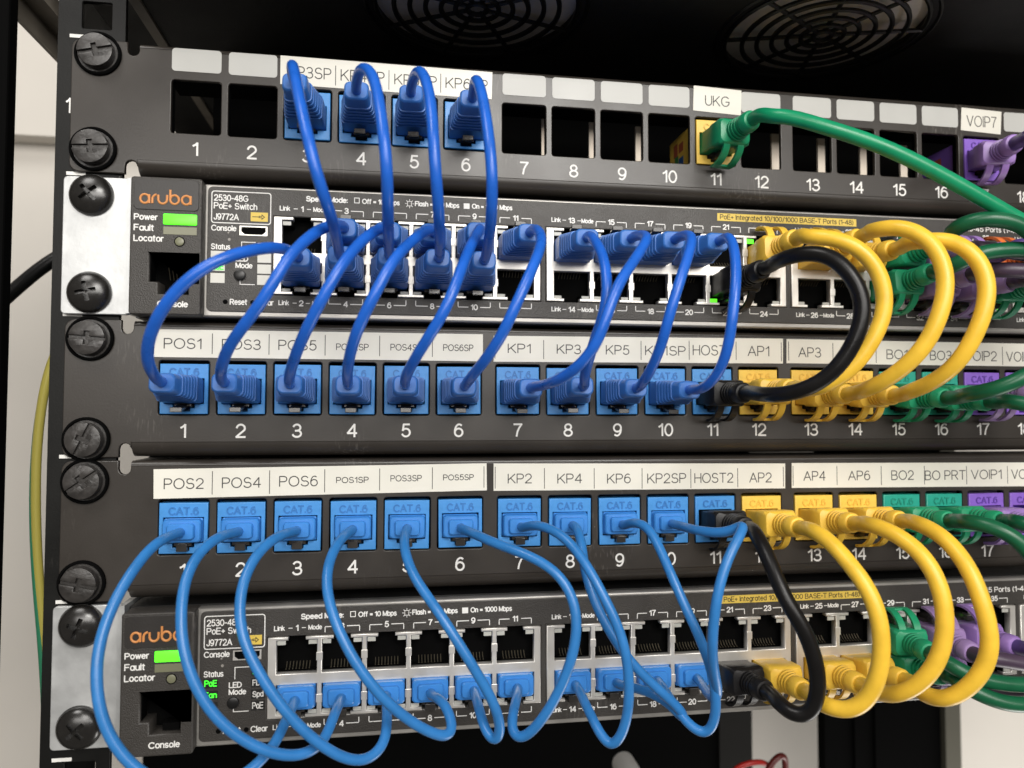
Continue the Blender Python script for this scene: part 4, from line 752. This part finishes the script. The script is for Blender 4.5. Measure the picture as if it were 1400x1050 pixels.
["B", "mauve", "purple patch cord in upper switch top row, mostly behind the yellow loops", "purple patch cords", [["sw1", 31, [51.37, -4.5, -41.42], [51.37, -27.5, -41.42], True]], [[51.4, -20.6, -41.4], [51.4, -27.5, -41.4], [51.4, -31.5, -41.4], [49.4, -35.8, -42.9], [57.2, -39.0, -44.6], [66.9, -40.1, -45.7], [85.7, -37.7, -49.4]]],
["B", "purple", "purple patch cord in upper switch top row, next to the orange plug", "purple patch cords", [["sw1", 33, [65.37, -4.5, -41.42], [65.37, -27.5, -41.42], True]], [[65.4, -20.6, -41.4], [65.4, -27.5, -41.4], [65.4, -31.5, -41.4], [63.2, -35.6, -41.0], [69.4, -37.7, -41.4], [87.1, -36.6, -44.2]]],
["B", "orange", "orange patch cord in upper switch top row, only its plug showing", "orange patch cords", [["sw1", 35, [79.37, -4.5, -41.42], [79.37, -27.5, -41.42], True]], [[79.4, -20.6, -41.4], [79.4, -27.5, -41.4], [79.4, -31.5, -41.4], [73.5, -36.2, -45.1], [80.5, -40.1, -48.1], [91.3, -37.7, -50.4]]],
["B", "mauve", "mauve patch cord from upper switch bottom row, beside the green plug", "purple patch cords", [["sw1", 32, [51.37, -4.5, -52.12], [53.15, -27.5, -49.71], False]], [[52.6, -20.6, -50.4], [53.2, -27.5, -49.7], [53.5, -31.5, -49.3], [48.5, -39.6, -50.4], [56.5, -45.2, -51.3], [69.1, -45.8, -52.6], [87.7, -40.9, -54.8]]],
["B", "mauve", "mauve patch cord from upper switch bottom row, nearest the right edge", "purple patch cords", [["sw1", 34, [65.37, -4.5, -52.12], [68.5, -27.5, -51.76], False]], [[67.6, -20.6, -51.9], [68.5, -27.5, -51.8], [69.0, -31.5, -51.7], [64.2, -38.4, -53.1], [72.9, -42.0, -54.2], [89.9, -38.8, -56.8]]],
["B", "dgreen", "green patch cord whose plug guard shows at the right of the upper switch", "green patch cords", [["sw1", 36, [79.37, -4.5, -52.12], [79.37, -27.5, -52.12], False]], [[79.4, -20.6, -52.1], [79.4, -27.5, -52.1], [79.4, -31.5, -52.1], [79.0, -34.6, -55.2], [87.2, -36.0, -56.4], [99.0, -35.5, -61.0]]],
["B", "dgreen", "dark green patch cord rising right from the jack labelled BO1", "green patch cords", [["P2", 15, [45.23, 0.0, -89.9], [46.17, -23.0, -91.5], False]], [[45.9, -16.1, -91.0], [46.2, -23.0, -91.5], [46.3, -27.0, -91.8], [38.0, -41.5, -91.0], [39.7, -48.4, -90.0], [43.3, -52.5, -88.1], [47.8, -54.6, -85.3], [56.4, -55.0, -80.2], [78.4, -46.6, -67.7]]],
["B", "dgreen", "dark green patch cord sagging right from the jack labelled BO3", "green patch cords", [["P2", 16, [62.79, 0.0, -89.9], [62.69, -23.0, -92.69], False]], [[62.7, -16.1, -91.9], [62.7, -23.0, -92.7], [62.7, -27.0, -93.2], [56.1, -36.5, -92.7], [58.4, -41.9, -93.9], [65.7, -45.2, -95.5], [85.9, -41.2, -99.0]]],
["B", "mauve", "mauve patch cord plugged into the jack labelled VOIP2", "purple patch cords", [["P2", 17, [80.36, 0.0, -89.9], [80.36, -23.0, -89.9], False]], [[80.4, -16.1, -89.9], [80.4, -23.0, -89.9], [80.4, -27.0, -89.9], [73.7, -31.7, -90.6], [75.0, -38.8, -90.7], [89.2, -38.4, -88.2]]],
["S", "azure", "bright blue slim patch cord from the jack labelled POS2, making the leftmost loop", "bright blue slim patch cords", [["P3", 1, [-205.32, 0.0, -134.11], [-205.32, -4.0, -134.11], False], ["sw2", 2, [-169.44, -4.5, -186.12], [-169.44, -8.5, -186.12], False]], [[-205.3, -2.8, -134.1], [-205.3, -6.5, -134.1], [-206.5, -17.2, -133.9], [-208.7, -21.8, -135.8], [-211.2, -27.2, -140.3], [-213.2, -31.4, -145.5], [-214.6, -34.6, -150.9], [-215.5, -37.5, -157.7], [-215.2, -39.8, -165.4], [-213.6, -41.3, -173.4], [-210.8, -41.9, -180.3], [-206.0, -42.0, -187.3], [-197.8, -41.0, -194.1], [-186.6, -38.3, -197.6], [-178.1, -34.2, -195.2], [-172.4, -28.8, -190.9], [-170.5, -23.4, -187.1], [-169.4, -11.0, -186.1], [-169.4, -8.5, -186.1]]],
["S", "azure", "bright blue slim patch cord from the jack labelled POS4, hanging in a long loop", "bright blue slim patch cords", [["P3", 2, [-187.75, 0.0, -134.2], [-187.75, -4.0, -134.2], False], ["sw2", 4, [-155.44, -4.5, -186.12], [-155.44, -8.5, -186.12], False]], [[-187.8, -2.8, -134.2], [-187.8, -6.5, -134.2], [-189.6, -16.8, -133.1], [-192.3, -21.9, -134.5], [-195.0, -27.0, -138.1], [-196.5, -31.8, -144.4], [-196.1, -36.0, -153.2], [-194.3, -38.7, -162.1], [-190.1, -40.0, -172.2], [-183.4, -39.6, -181.2], [-174.2, -37.4, -188.4], [-165.8, -34.0, -191.9], [-160.6, -30.8, -191.4], [-157.9, -27.5, -189.3], [-156.5, -22.4, -186.3], [-155.4, -11.0, -186.1], [-155.4, -8.5, -186.1]]],
["S", "azure", "bright blue slim patch cord from the jack labelled POS6, hanging under the lower switch", "bright blue slim patch cords", [["P3", 3, [-170.19, 0.0, -134.29], [-170.19, -4.0, -134.29], False], ["sw2", 6, [-141.44, -4.5, -186.12], [-141.44, -8.5, -186.12], False]], [[-170.2, -2.8, -134.3], [-170.2, -6.5, -134.3], [-172.7, -15.7, -133.5], [-176.8, -21.8, -135.6], [-180.0, -27.0, -140.4], [-181.4, -30.7, -146.1], [-181.3, -33.6, -152.5], [-179.7, -35.8, -159.1], [-175.4, -37.5, -167.4], [-168.7, -38.0, -177.3], [-160.4, -36.7, -186.7], [-151.1, -33.7, -194.0], [-145.3, -31.2, -194.9], [-141.7, -28.1, -192.4], [-140.9, -24.1, -188.7], [-141.4, -11.0, -186.1], [-141.4, -8.5, -186.1]]],
["S", "azure", "bright blue slim patch cord from the jack labelled POS1SP, falling across the lower switch", "bright blue slim patch cords", [["P3", 4, [-152.62, 0.0, -134.38], [-152.62, -4.0, -134.38], False], ["sw2", 8, [-127.44, -4.5, -186.12], [-127.44, -8.5, -186.12], False]], [[-152.6, -2.8, -134.4], [-152.6, -6.5, -134.4], [-154.9, -15.8, -134.6], [-157.6, -23.1, -138.7], [-158.5, -28.5, -144.3], [-156.8, -33.2, -151.9], [-151.4, -37.2, -163.1], [-144.5, -38.0, -173.6], [-135.6, -36.1, -183.1], [-128.2, -33.1, -188.7], [-123.7, -30.8, -190.6], [-121.9, -28.8, -189.0], [-123.1, -24.2, -185.5], [-125.0, -20.0, -184.1], [-127.4, -11.0, -186.1], [-127.4, -8.5, -186.1]]],
["S", "azure", "bright blue slim patch cord from the jack labelled POS3SP, falling straight across the lower switch", "bright blue slim patch cords", [["P3", 5, [-135.06, 0.0, -134.46], [-135.06, -4.0, -134.46], False], ["sw2", 10, [-113.45, -4.5, -186.12], [-113.45, -8.5, -186.12], False]], [[-135.1, -2.8, -134.5], [-135.1, -6.5, -134.5], [-136.3, -14.5, -135.2], [-136.1, -21.2, -139.0], [-133.2, -28.4, -145.2], [-127.6, -33.9, -152.1], [-122.0, -37.2, -160.5], [-115.8, -38.0, -170.9], [-111.0, -36.5, -179.7], [-108.4, -33.5, -188.9], [-109.9, -31.9, -192.3], [-112.0, -29.5, -190.4], [-113.2, -24.7, -186.9], [-113.4, -11.0, -186.1], [-113.4, -8.5, -186.1]]],
["S", "azure", "bright blue slim patch cord from the jack labelled POS5SP, swinging right then back left", "bright blue slim patch cords", [["P3", 6, [-117.5, 0.0, -134.55], [-117.5, -4.0, -134.55], False], ["sw2", 12, [-99.45, -4.5, -186.12], [-99.45, -8.5, -186.12], False]], [[-117.5, -2.8, -134.6], [-117.5, -6.5, -134.6], [-115.1, -15.9, -134.4], [-108.7, -24.7, -136.4], [-100.4, -31.4, -138.5], [-92.9, -35.7, -142.4], [-88.6, -38.2, -148.7], [-87.3, -39.7, -156.7], [-88.9, -40.0, -166.9], [-93.2, -38.1, -178.7], [-98.5, -34.4, -188.6], [-102.3, -31.6, -192.4], [-104.4, -29.4, -190.9], [-103.1, -24.2, -187.1], [-99.4, -11.0, -186.1], [-99.4, -8.5, -186.1]]],
["S", "azure", "bright blue slim patch cord from the jack labelled KP2, looping under the lower switch", "bright blue slim patch cords", [["P3", 7, [-97.29, 0.0, -134.65], [-97.29, -4.0, -134.65], False], ["sw2", 14, [-80.03, -4.5, -186.12], [-80.03, -8.5, -186.12], False]], [[-97.3, -2.8, -134.7], [-97.3, -6.5, -134.7], [-94.7, -16.5, -132.2], [-90.2, -22.3, -133.1], [-85.8, -27.1, -136.4], [-81.4, -32.1, -143.5], [-77.8, -35.3, -150.9], [-74.2, -37.3, -159.0], [-71.8, -38.1, -167.5], [-70.8, -37.7, -177.0], [-71.1, -35.7, -188.3], [-74.4, -33.0, -196.0], [-77.4, -31.0, -194.1], [-79.7, -26.1, -189.0], [-80.0, -11.0, -186.1], [-80.0, -8.5, -186.1]]],
["S", "azure", "bright blue slim patch cord from the jack labelled KP4, running down right then doubling back", "bright blue slim patch cords", [["P3", 8, [-79.73, 0.0, -134.74], [-79.73, -4.0, -134.74], False], ["sw2", 16, [-66.03, -4.5, -186.12], [-66.03, -8.5, -186.12], False]], [[-79.7, -2.8, -134.7], [-79.7, -6.5, -134.7], [-79.8, -11.4, -135.0], [-79.4, -16.6, -139.1], [-80.0, -21.7, -146.1], [-77.9, -26.1, -155.3], [-73.7, -28.8, -164.3], [-67.2, -30.0, -173.6], [-58.3, -29.7, -181.9], [-51.2, -28.4, -188.6], [-50.6, -27.8, -191.0], [-54.1, -26.0, -187.1], [-59.9, -22.4, -184.0], [-66.0, -11.0, -186.1], [-66.0, -8.5, -186.1]]],
["S", "azure", "bright blue slim patch cord from the jack labelled KP6, turning up in the lowest loop", "bright blue slim patch cords", [["P3", 9, [-62.16, 0.0, -134.83], [-62.16, -4.0, -134.83], False], ["sw2", 18, [-52.03, -4.5, -186.12], [-52.03, -8.5, -186.12], False]], [[-62.2, -2.8, -134.8], [-62.2, -6.5, -134.8], [-62.1, -15.2, -132.4], [-59.4, -20.4, -132.7], [-57.8, -25.3, -136.5], [-56.0, -31.1, -144.0], [-53.2, -35.6, -153.9], [-49.5, -37.7, -163.2], [-46.3, -38.0, -172.4], [-44.3, -37.0, -181.9], [-44.2, -34.9, -190.8], [-46.6, -33.4, -193.6], [-50.0, -31.1, -191.9], [-52.8, -26.3, -187.9], [-52.0, -11.0, -186.1], [-52.0, -8.5, -186.1]]],
["S", "azure", "bright blue slim patch cord from the jack labelled KP2SP, running over the black plug", "bright blue slim patch cords", [["P3", 10, [-44.6, 0.0, -134.92], [-44.6, -4.0, -134.92], False], ["sw2", 20, [-38.04, -4.5, -186.12], [-38.04, -8.5, -186.12], False]], [[-44.6, -2.8, -134.9], [-44.6, -6.5, -134.9], [-47.8, -21.0, -133.3], [-45.3, -31.2, -133.4], [-40.4, -38.2, -132.8], [-37.0, -41.8, -129.7], [-39.8, -44.7, -132.6], [-45.1, -47.2, -139.4], [-48.3, -48.1, -148.8], [-49.0, -46.5, -159.5], [-47.4, -42.6, -170.2], [-43.2, -37.0, -179.8], [-43.3, -33.7, -183.9], [-38.0, -11.0, -186.1], [-38.0, -8.5, -186.1]]],
["B", "black", "thick black patch cord falling from the jack labelled HOST2 to the lower switch", "black patch cords", [["P3", 11, [-27.04, 0.0, -135.0], [-26.8, -23.0, -133.69], False], ["sw2", 22, [-24.04, -4.5, -186.12], [-23.0, -27.5, -184.46], False]], [[-26.9, -16.1, -134.1], [-26.8, -23.0, -133.7], [-26.8, -27.0, -133.5], [-29.5, -36.0, -135.0], [-29.0, -42.2, -140.9], [-27.3, -47.6, -150.8], [-22.9, -49.7, -158.1], [-19.6, -50.0, -167.1], [-18.1, -48.9, -175.9], [-19.2, -46.7, -183.3], [-23.0, -44.4, -185.0], [-25.5, -40.6, -183.2], [-22.8, -31.5, -184.2], [-23.0, -27.5, -184.5], [-23.3, -20.6, -185.0]]],
["B", "yellow", "yellow patch cord making the leftmost of the three lower loops, from AP2", "thick yellow patch cords", [["P3", 12, [-9.47, 0.0, -135.09], [-8.46, -23.0, -134.11], False], ["sw2", 24, [-10.04, -4.5, -186.12], [-10.32, -27.5, -184.94], False]], [[-8.8, -16.1, -134.4], [-8.5, -23.0, -134.1], [-8.3, -27.0, -133.9], [-12.5, -36.8, -132.6], [-11.2, -44.1, -134.3], [-9.2, -50.9, -139.7], [-6.2, -55.2, -146.0], [-4.3, -57.5, -153.7], [-4.0, -58.0, -162.2], [-4.7, -56.9, -170.8], [-7.1, -54.3, -178.6], [-10.8, -51.2, -182.0], [-14.1, -46.6, -182.4], [-15.1, -41.4, -182.0], [-10.4, -31.5, -184.7], [-10.3, -27.5, -184.9], [-10.2, -20.6, -185.3]]],
["B", "yellow", "yellow patch cord making the middle of the three lower loops, from AP4", "thick yellow patch cords", [["P3", 13, [10.73, 0.0, -135.19], [11.14, -23.0, -133.1], False], ["sw2", 26, [9.38, -4.5, -186.12], [9.53, -27.5, -184.19], False]], [[11.0, -16.1, -133.7], [11.1, -23.0, -133.1], [11.2, -27.0, -132.7], [5.6, -38.4, -130.7], [7.3, -47.1, -131.7], [10.9, -54.2, -136.1], [13.5, -58.1, -142.9], [14.6, -59.9, -151.7], [13.9, -59.6, -161.6], [11.5, -57.5, -169.5], [7.7, -53.3, -176.3], [4.4, -47.7, -179.8], [9.6, -31.5, -183.9], [9.5, -27.5, -184.2], [9.5, -20.6, -184.8]]],
["B", "yellow", "yellow patch cord making the rightmost of the three lower loops, from AP6", "thick yellow patch cords", [["P3", 14, [28.29, 0.0, -135.28], [28.52, -23.0, -132.75], False], ["sw2", 28, [23.37, -4.5, -186.12], [25.15, -27.5, -183.63], False]], [[28.5, -16.1, -133.5], [28.5, -23.0, -132.7], [28.6, -27.0, -132.3], [21.4, -38.7, -130.6], [21.8, -48.3, -132.2], [23.1, -55.4, -137.7], [24.2, -59.9, -145.5], [25.6, -62.0, -155.3], [26.5, -61.8, -162.3], [25.2, -60.5, -169.2], [21.7, -57.0, -176.4], [18.2, -52.3, -180.2], [16.7, -46.0, -180.5], [25.5, -31.5, -183.2], [25.2, -27.5, -183.6], [24.6, -20.6, -184.4]]],
["B", "dgreen", "dark green patch cord bending down right from the jack labelled BO2", "green patch cords", [["P3", 15, [45.86, 0.0, -135.37], [46.55, -23.0, -133.13], False]], [[46.3, -16.1, -133.8], [46.5, -23.0, -133.1], [46.7, -27.0, -132.7], [41.4, -36.2, -131.4], [44.2, -41.7, -131.8], [48.7, -45.5, -134.4], [52.4, -47.4, -138.2], [58.5, -48.2, -147.2], [74.0, -42.8, -162.6]]],
["B", "dgreen", "dark green patch cord running right from the jack labelled BO PRT", "green patch cords", [["P3", 16, [63.42, 0.0, -135.46], [66.39, -23.0, -133.55], False]], [[65.5, -16.1, -134.1], [66.4, -23.0, -133.6], [66.9, -27.0, -133.2], [62.3, -33.1, -132.5], [66.7, -37.6, -133.8], [74.6, -40.3, -138.9], [87.1, -38.4, -150.2]]],
["B", "purple", "purple patch cord plugged into the jack labelled VOIP1", "purple patch cords", [["P3", 17, [80.99, 0.0, -135.54], [80.99, -23.0, -135.54], False]], [[81.0, -16.1, -135.5], [81.0, -23.0, -135.5], [81.0, -27.0, -135.5], [68.7, -35.7, -127.5], [75.0, -40.2, -128.5], [87.6, -38.4, -133.7]]],
["B", "dgreen", "green patch cord from the lower switch top row, its guard standing up", "green patch cords", [["sw2", 29, [37.37, -4.5, -175.42], [34.86, -27.5, -175.4], True]], [[35.6, -20.6, -175.4], [34.9, -27.5, -175.4], [34.4, -31.5, -175.4], [33.9, -36.8, -175.1], [38.8, -39.5, -178.4], [46.7, -41.2, -180.4], [55.8, -42.0, -181.5], [69.2, -41.7, -181.0], [85.9, -38.8, -175.9]]],
["B", "dgreen", "green patch cord sagging lowest right, from the lower switch bottom row", "green patch cords", [["sw2", 30, [37.37, -4.5, -186.12], [39.49, -27.5, -182.75], False]], [[38.9, -20.6, -183.8], [39.5, -27.5, -182.7], [39.9, -31.4, -182.2], [36.5, -37.5, -181.6], [40.1, -40.7, -183.8], [46.1, -42.9, -186.0], [54.3, -43.9, -187.0], [67.1, -43.6, -185.9], [84.5, -39.8, -182.5]]],
["B", "mauve", "mauve patch cord from lower switch top row, between two yellow loops", "purple patch cords", [["sw2", 31, [51.37, -4.5, -175.42], [50.45, -27.5, -176.16], True]], [[50.7, -20.6, -175.9], [50.4, -27.5, -176.2], [50.3, -31.5, -176.3], [50.5, -33.6, -175.4], [59.6, -35.3, -176.9], [69.5, -36.1, -178.3], [89.3, -35.5, -177.2]]],
["B", "purple", "purple patch cord from lower switch top row, at the right edge", "purple patch cords", [["sw2", 33, [65.37, -4.5, -175.42], [66.95, -27.5, -174.78], True]], [[66.5, -20.6, -175.0], [67.0, -27.5, -174.8], [67.2, -31.5, -174.7], [66.1, -34.2, -173.6], [75.2, -36.0, -174.4], [89.4, -35.5, -174.8]]],
["B", "mauve", "mauve patch cord low behind the lower green cords", "purple patch cords", [["sw2", 32, [51.37, -4.5, -186.12], [51.37, -27.5, -186.12], False]], [[51.4, -20.6, -186.1], [51.4, -27.5, -186.1], [51.4, -31.5, -186.1], [51.4, -29.2, -186.8], [64.9, -26.2, -189.9], [78.8, -26.4, -189.4], [89.2, -30.1, -186.2]]]]

for t, col, label, group, ends, pts in CORDS:
    o0 = Vector(ends[0][2])
    root = tag(empty('patch_cable', o0), label, 'patch cable', group)
    rad = RAD[t]
    if col in ('black', 'green'): rad = 2.3
    sp_ = spline(pts); rn = random.Random(label); ph = [rn.uniform(0, 6.3) for _ in range(6)]; nn = len(sp_); am = .26 if t != 'B' else .22
    for i in range(nn):
        e = math.sin(math.pi*i/(nn-1))**.7*am; q = i/15
        sp_[i] = sp_[i]+Vector((math.sin(q*.9+ph[0])+.5*math.sin(q*2.1+ph[1]), math.sin(q*1.1+ph[2])+.5*math.sin(q*1.9+ph[3]), math.sin(q+ph[4])+.5*math.sin(q*2.3+ph[5])))*e
    me = B().tube([p-o0 for p in sp_], rad, 14).mesh('cable', ang=60)
    obj('jacket', me, JACKET[col], root)
    for dev, n, b0, tp, flip in ends:
        b0 = Vector(b0); tp = Vector(tp); d = (tp-b0).normalized()
        # aim the plug axis (0,-1,0) along d, keeping it upright
        q = Matrix((( -d.y, -d.x, 0), (d.x, -d.y, 0), (0, 0, 1))).transposed().to_quaternion() if False else Vector((0, -1, 0)).rotation_difference(d)
        m = {'A': PA, 'S': PS, 'B': PB}[t]
        p = obj('plug', colour(m, col, BOOT[col]), None, root, b0-o0)
        rq = q.to_matrix().to_4x4() @ (Matrix.Rotation(math.pi, 4, 'Y') if flip else Matrix())
        p.rotation_euler = rq.to_euler()
        obj('latch', {'A': CA, 'S': CS, 'B': CB}[t], M['clear'] if t != 'S' else M['clear'], p)
        if t == 'B':
            obj('strain_relief', colour(RB, col, BOOT[col]), None, p); obj('latch_guard', colour(GB, col, BOOT[col]), None, p)

# ------------------------------------------------------------ loose wiring and odds and ends
pw = B().tube(spline([(-330, 66, -96), (-310, 62, -75), (-290, 60, -55.5), (-279, 60, -44), (-268, 62, -34), (-255, 70, -26), (-240, 90, -20)]), 2.6, 12).mesh(ang=60)
o = obj('power_cable', pw, M['black']); tag(o, 'black cable crossing the pale wall at the left of the rack', 'cable')
er = tag(empty('earth_wire', (-262, 40, -400)), 'yellow and green earth wire hanging down beside the left rail', 'wire')
ep = spline([(-255, 44, -60), (-259.5, 42, -70), (-262.8, 40, -80), (-265.7, 40, -98), (-266.6, 40, -119), (-265.6, 40, -145), (-263.6, 40, -166), (-261.8, 40, -184), (-260, 40, -215), (-258, 40, -300)])
E0 = Vector((-262, 40, -400))
obj('wire', B().tube([p-E0 for p in ep], 1.6, 14).mesh(ang=60), M['earthy'], er)
obj('green_stripe', B().tube([p-E0+Vector((1.1*math.cos(R(130+(-80-p.z)*.95)), 1.1*math.sin(R(130+(-80-p.z)*.95)), 0)) for p in ep], 1.05, 10).mesh(ang=60), M['earthg'], er)
rw = tag(empty('wire_loop', (32, 90, -268)), 'red and dark wire loop just showing below the bottom switch', 'wire')
R0 = Vector((32, 90, -268))
obj('red_wire', B().tube([Vector(p)-R0 for p in spline([(18, 92, -275), (22, 90, -266), (30, 88, -263.2), (38, 90, -264.6), (44, 92, -272)])], 1.3, 10).mesh(ang=60), M['red'], rw)
obj('dark_wire', B().tube([Vector(p)-R0 for p in spline([(34, 86, -272), (38, 86, -264), (43, 86, -259.8), (47, 88, -262), (47.5, 90, -274)])], 1.5, 10).mesh(ang=60), mat('dark_red_wire', (.12, .015, .012), .4), rw)
kb = B().lathe_y([(-9, .3), (-8.6, 3.5), (-7, 5.2), (14, 5.6)], n=28).mesh(ang=40)
o = obj('cable_cap', kb, mat('pale_grey_cap', (.80, .78, .75), .5)); o.location = Vector((-27, 96, -269.5))*S; o.rotation_euler = (0, 0, 0)
tag(o, 'pale grey rounded cap poking up at the bottom edge below the switch', 'cap')
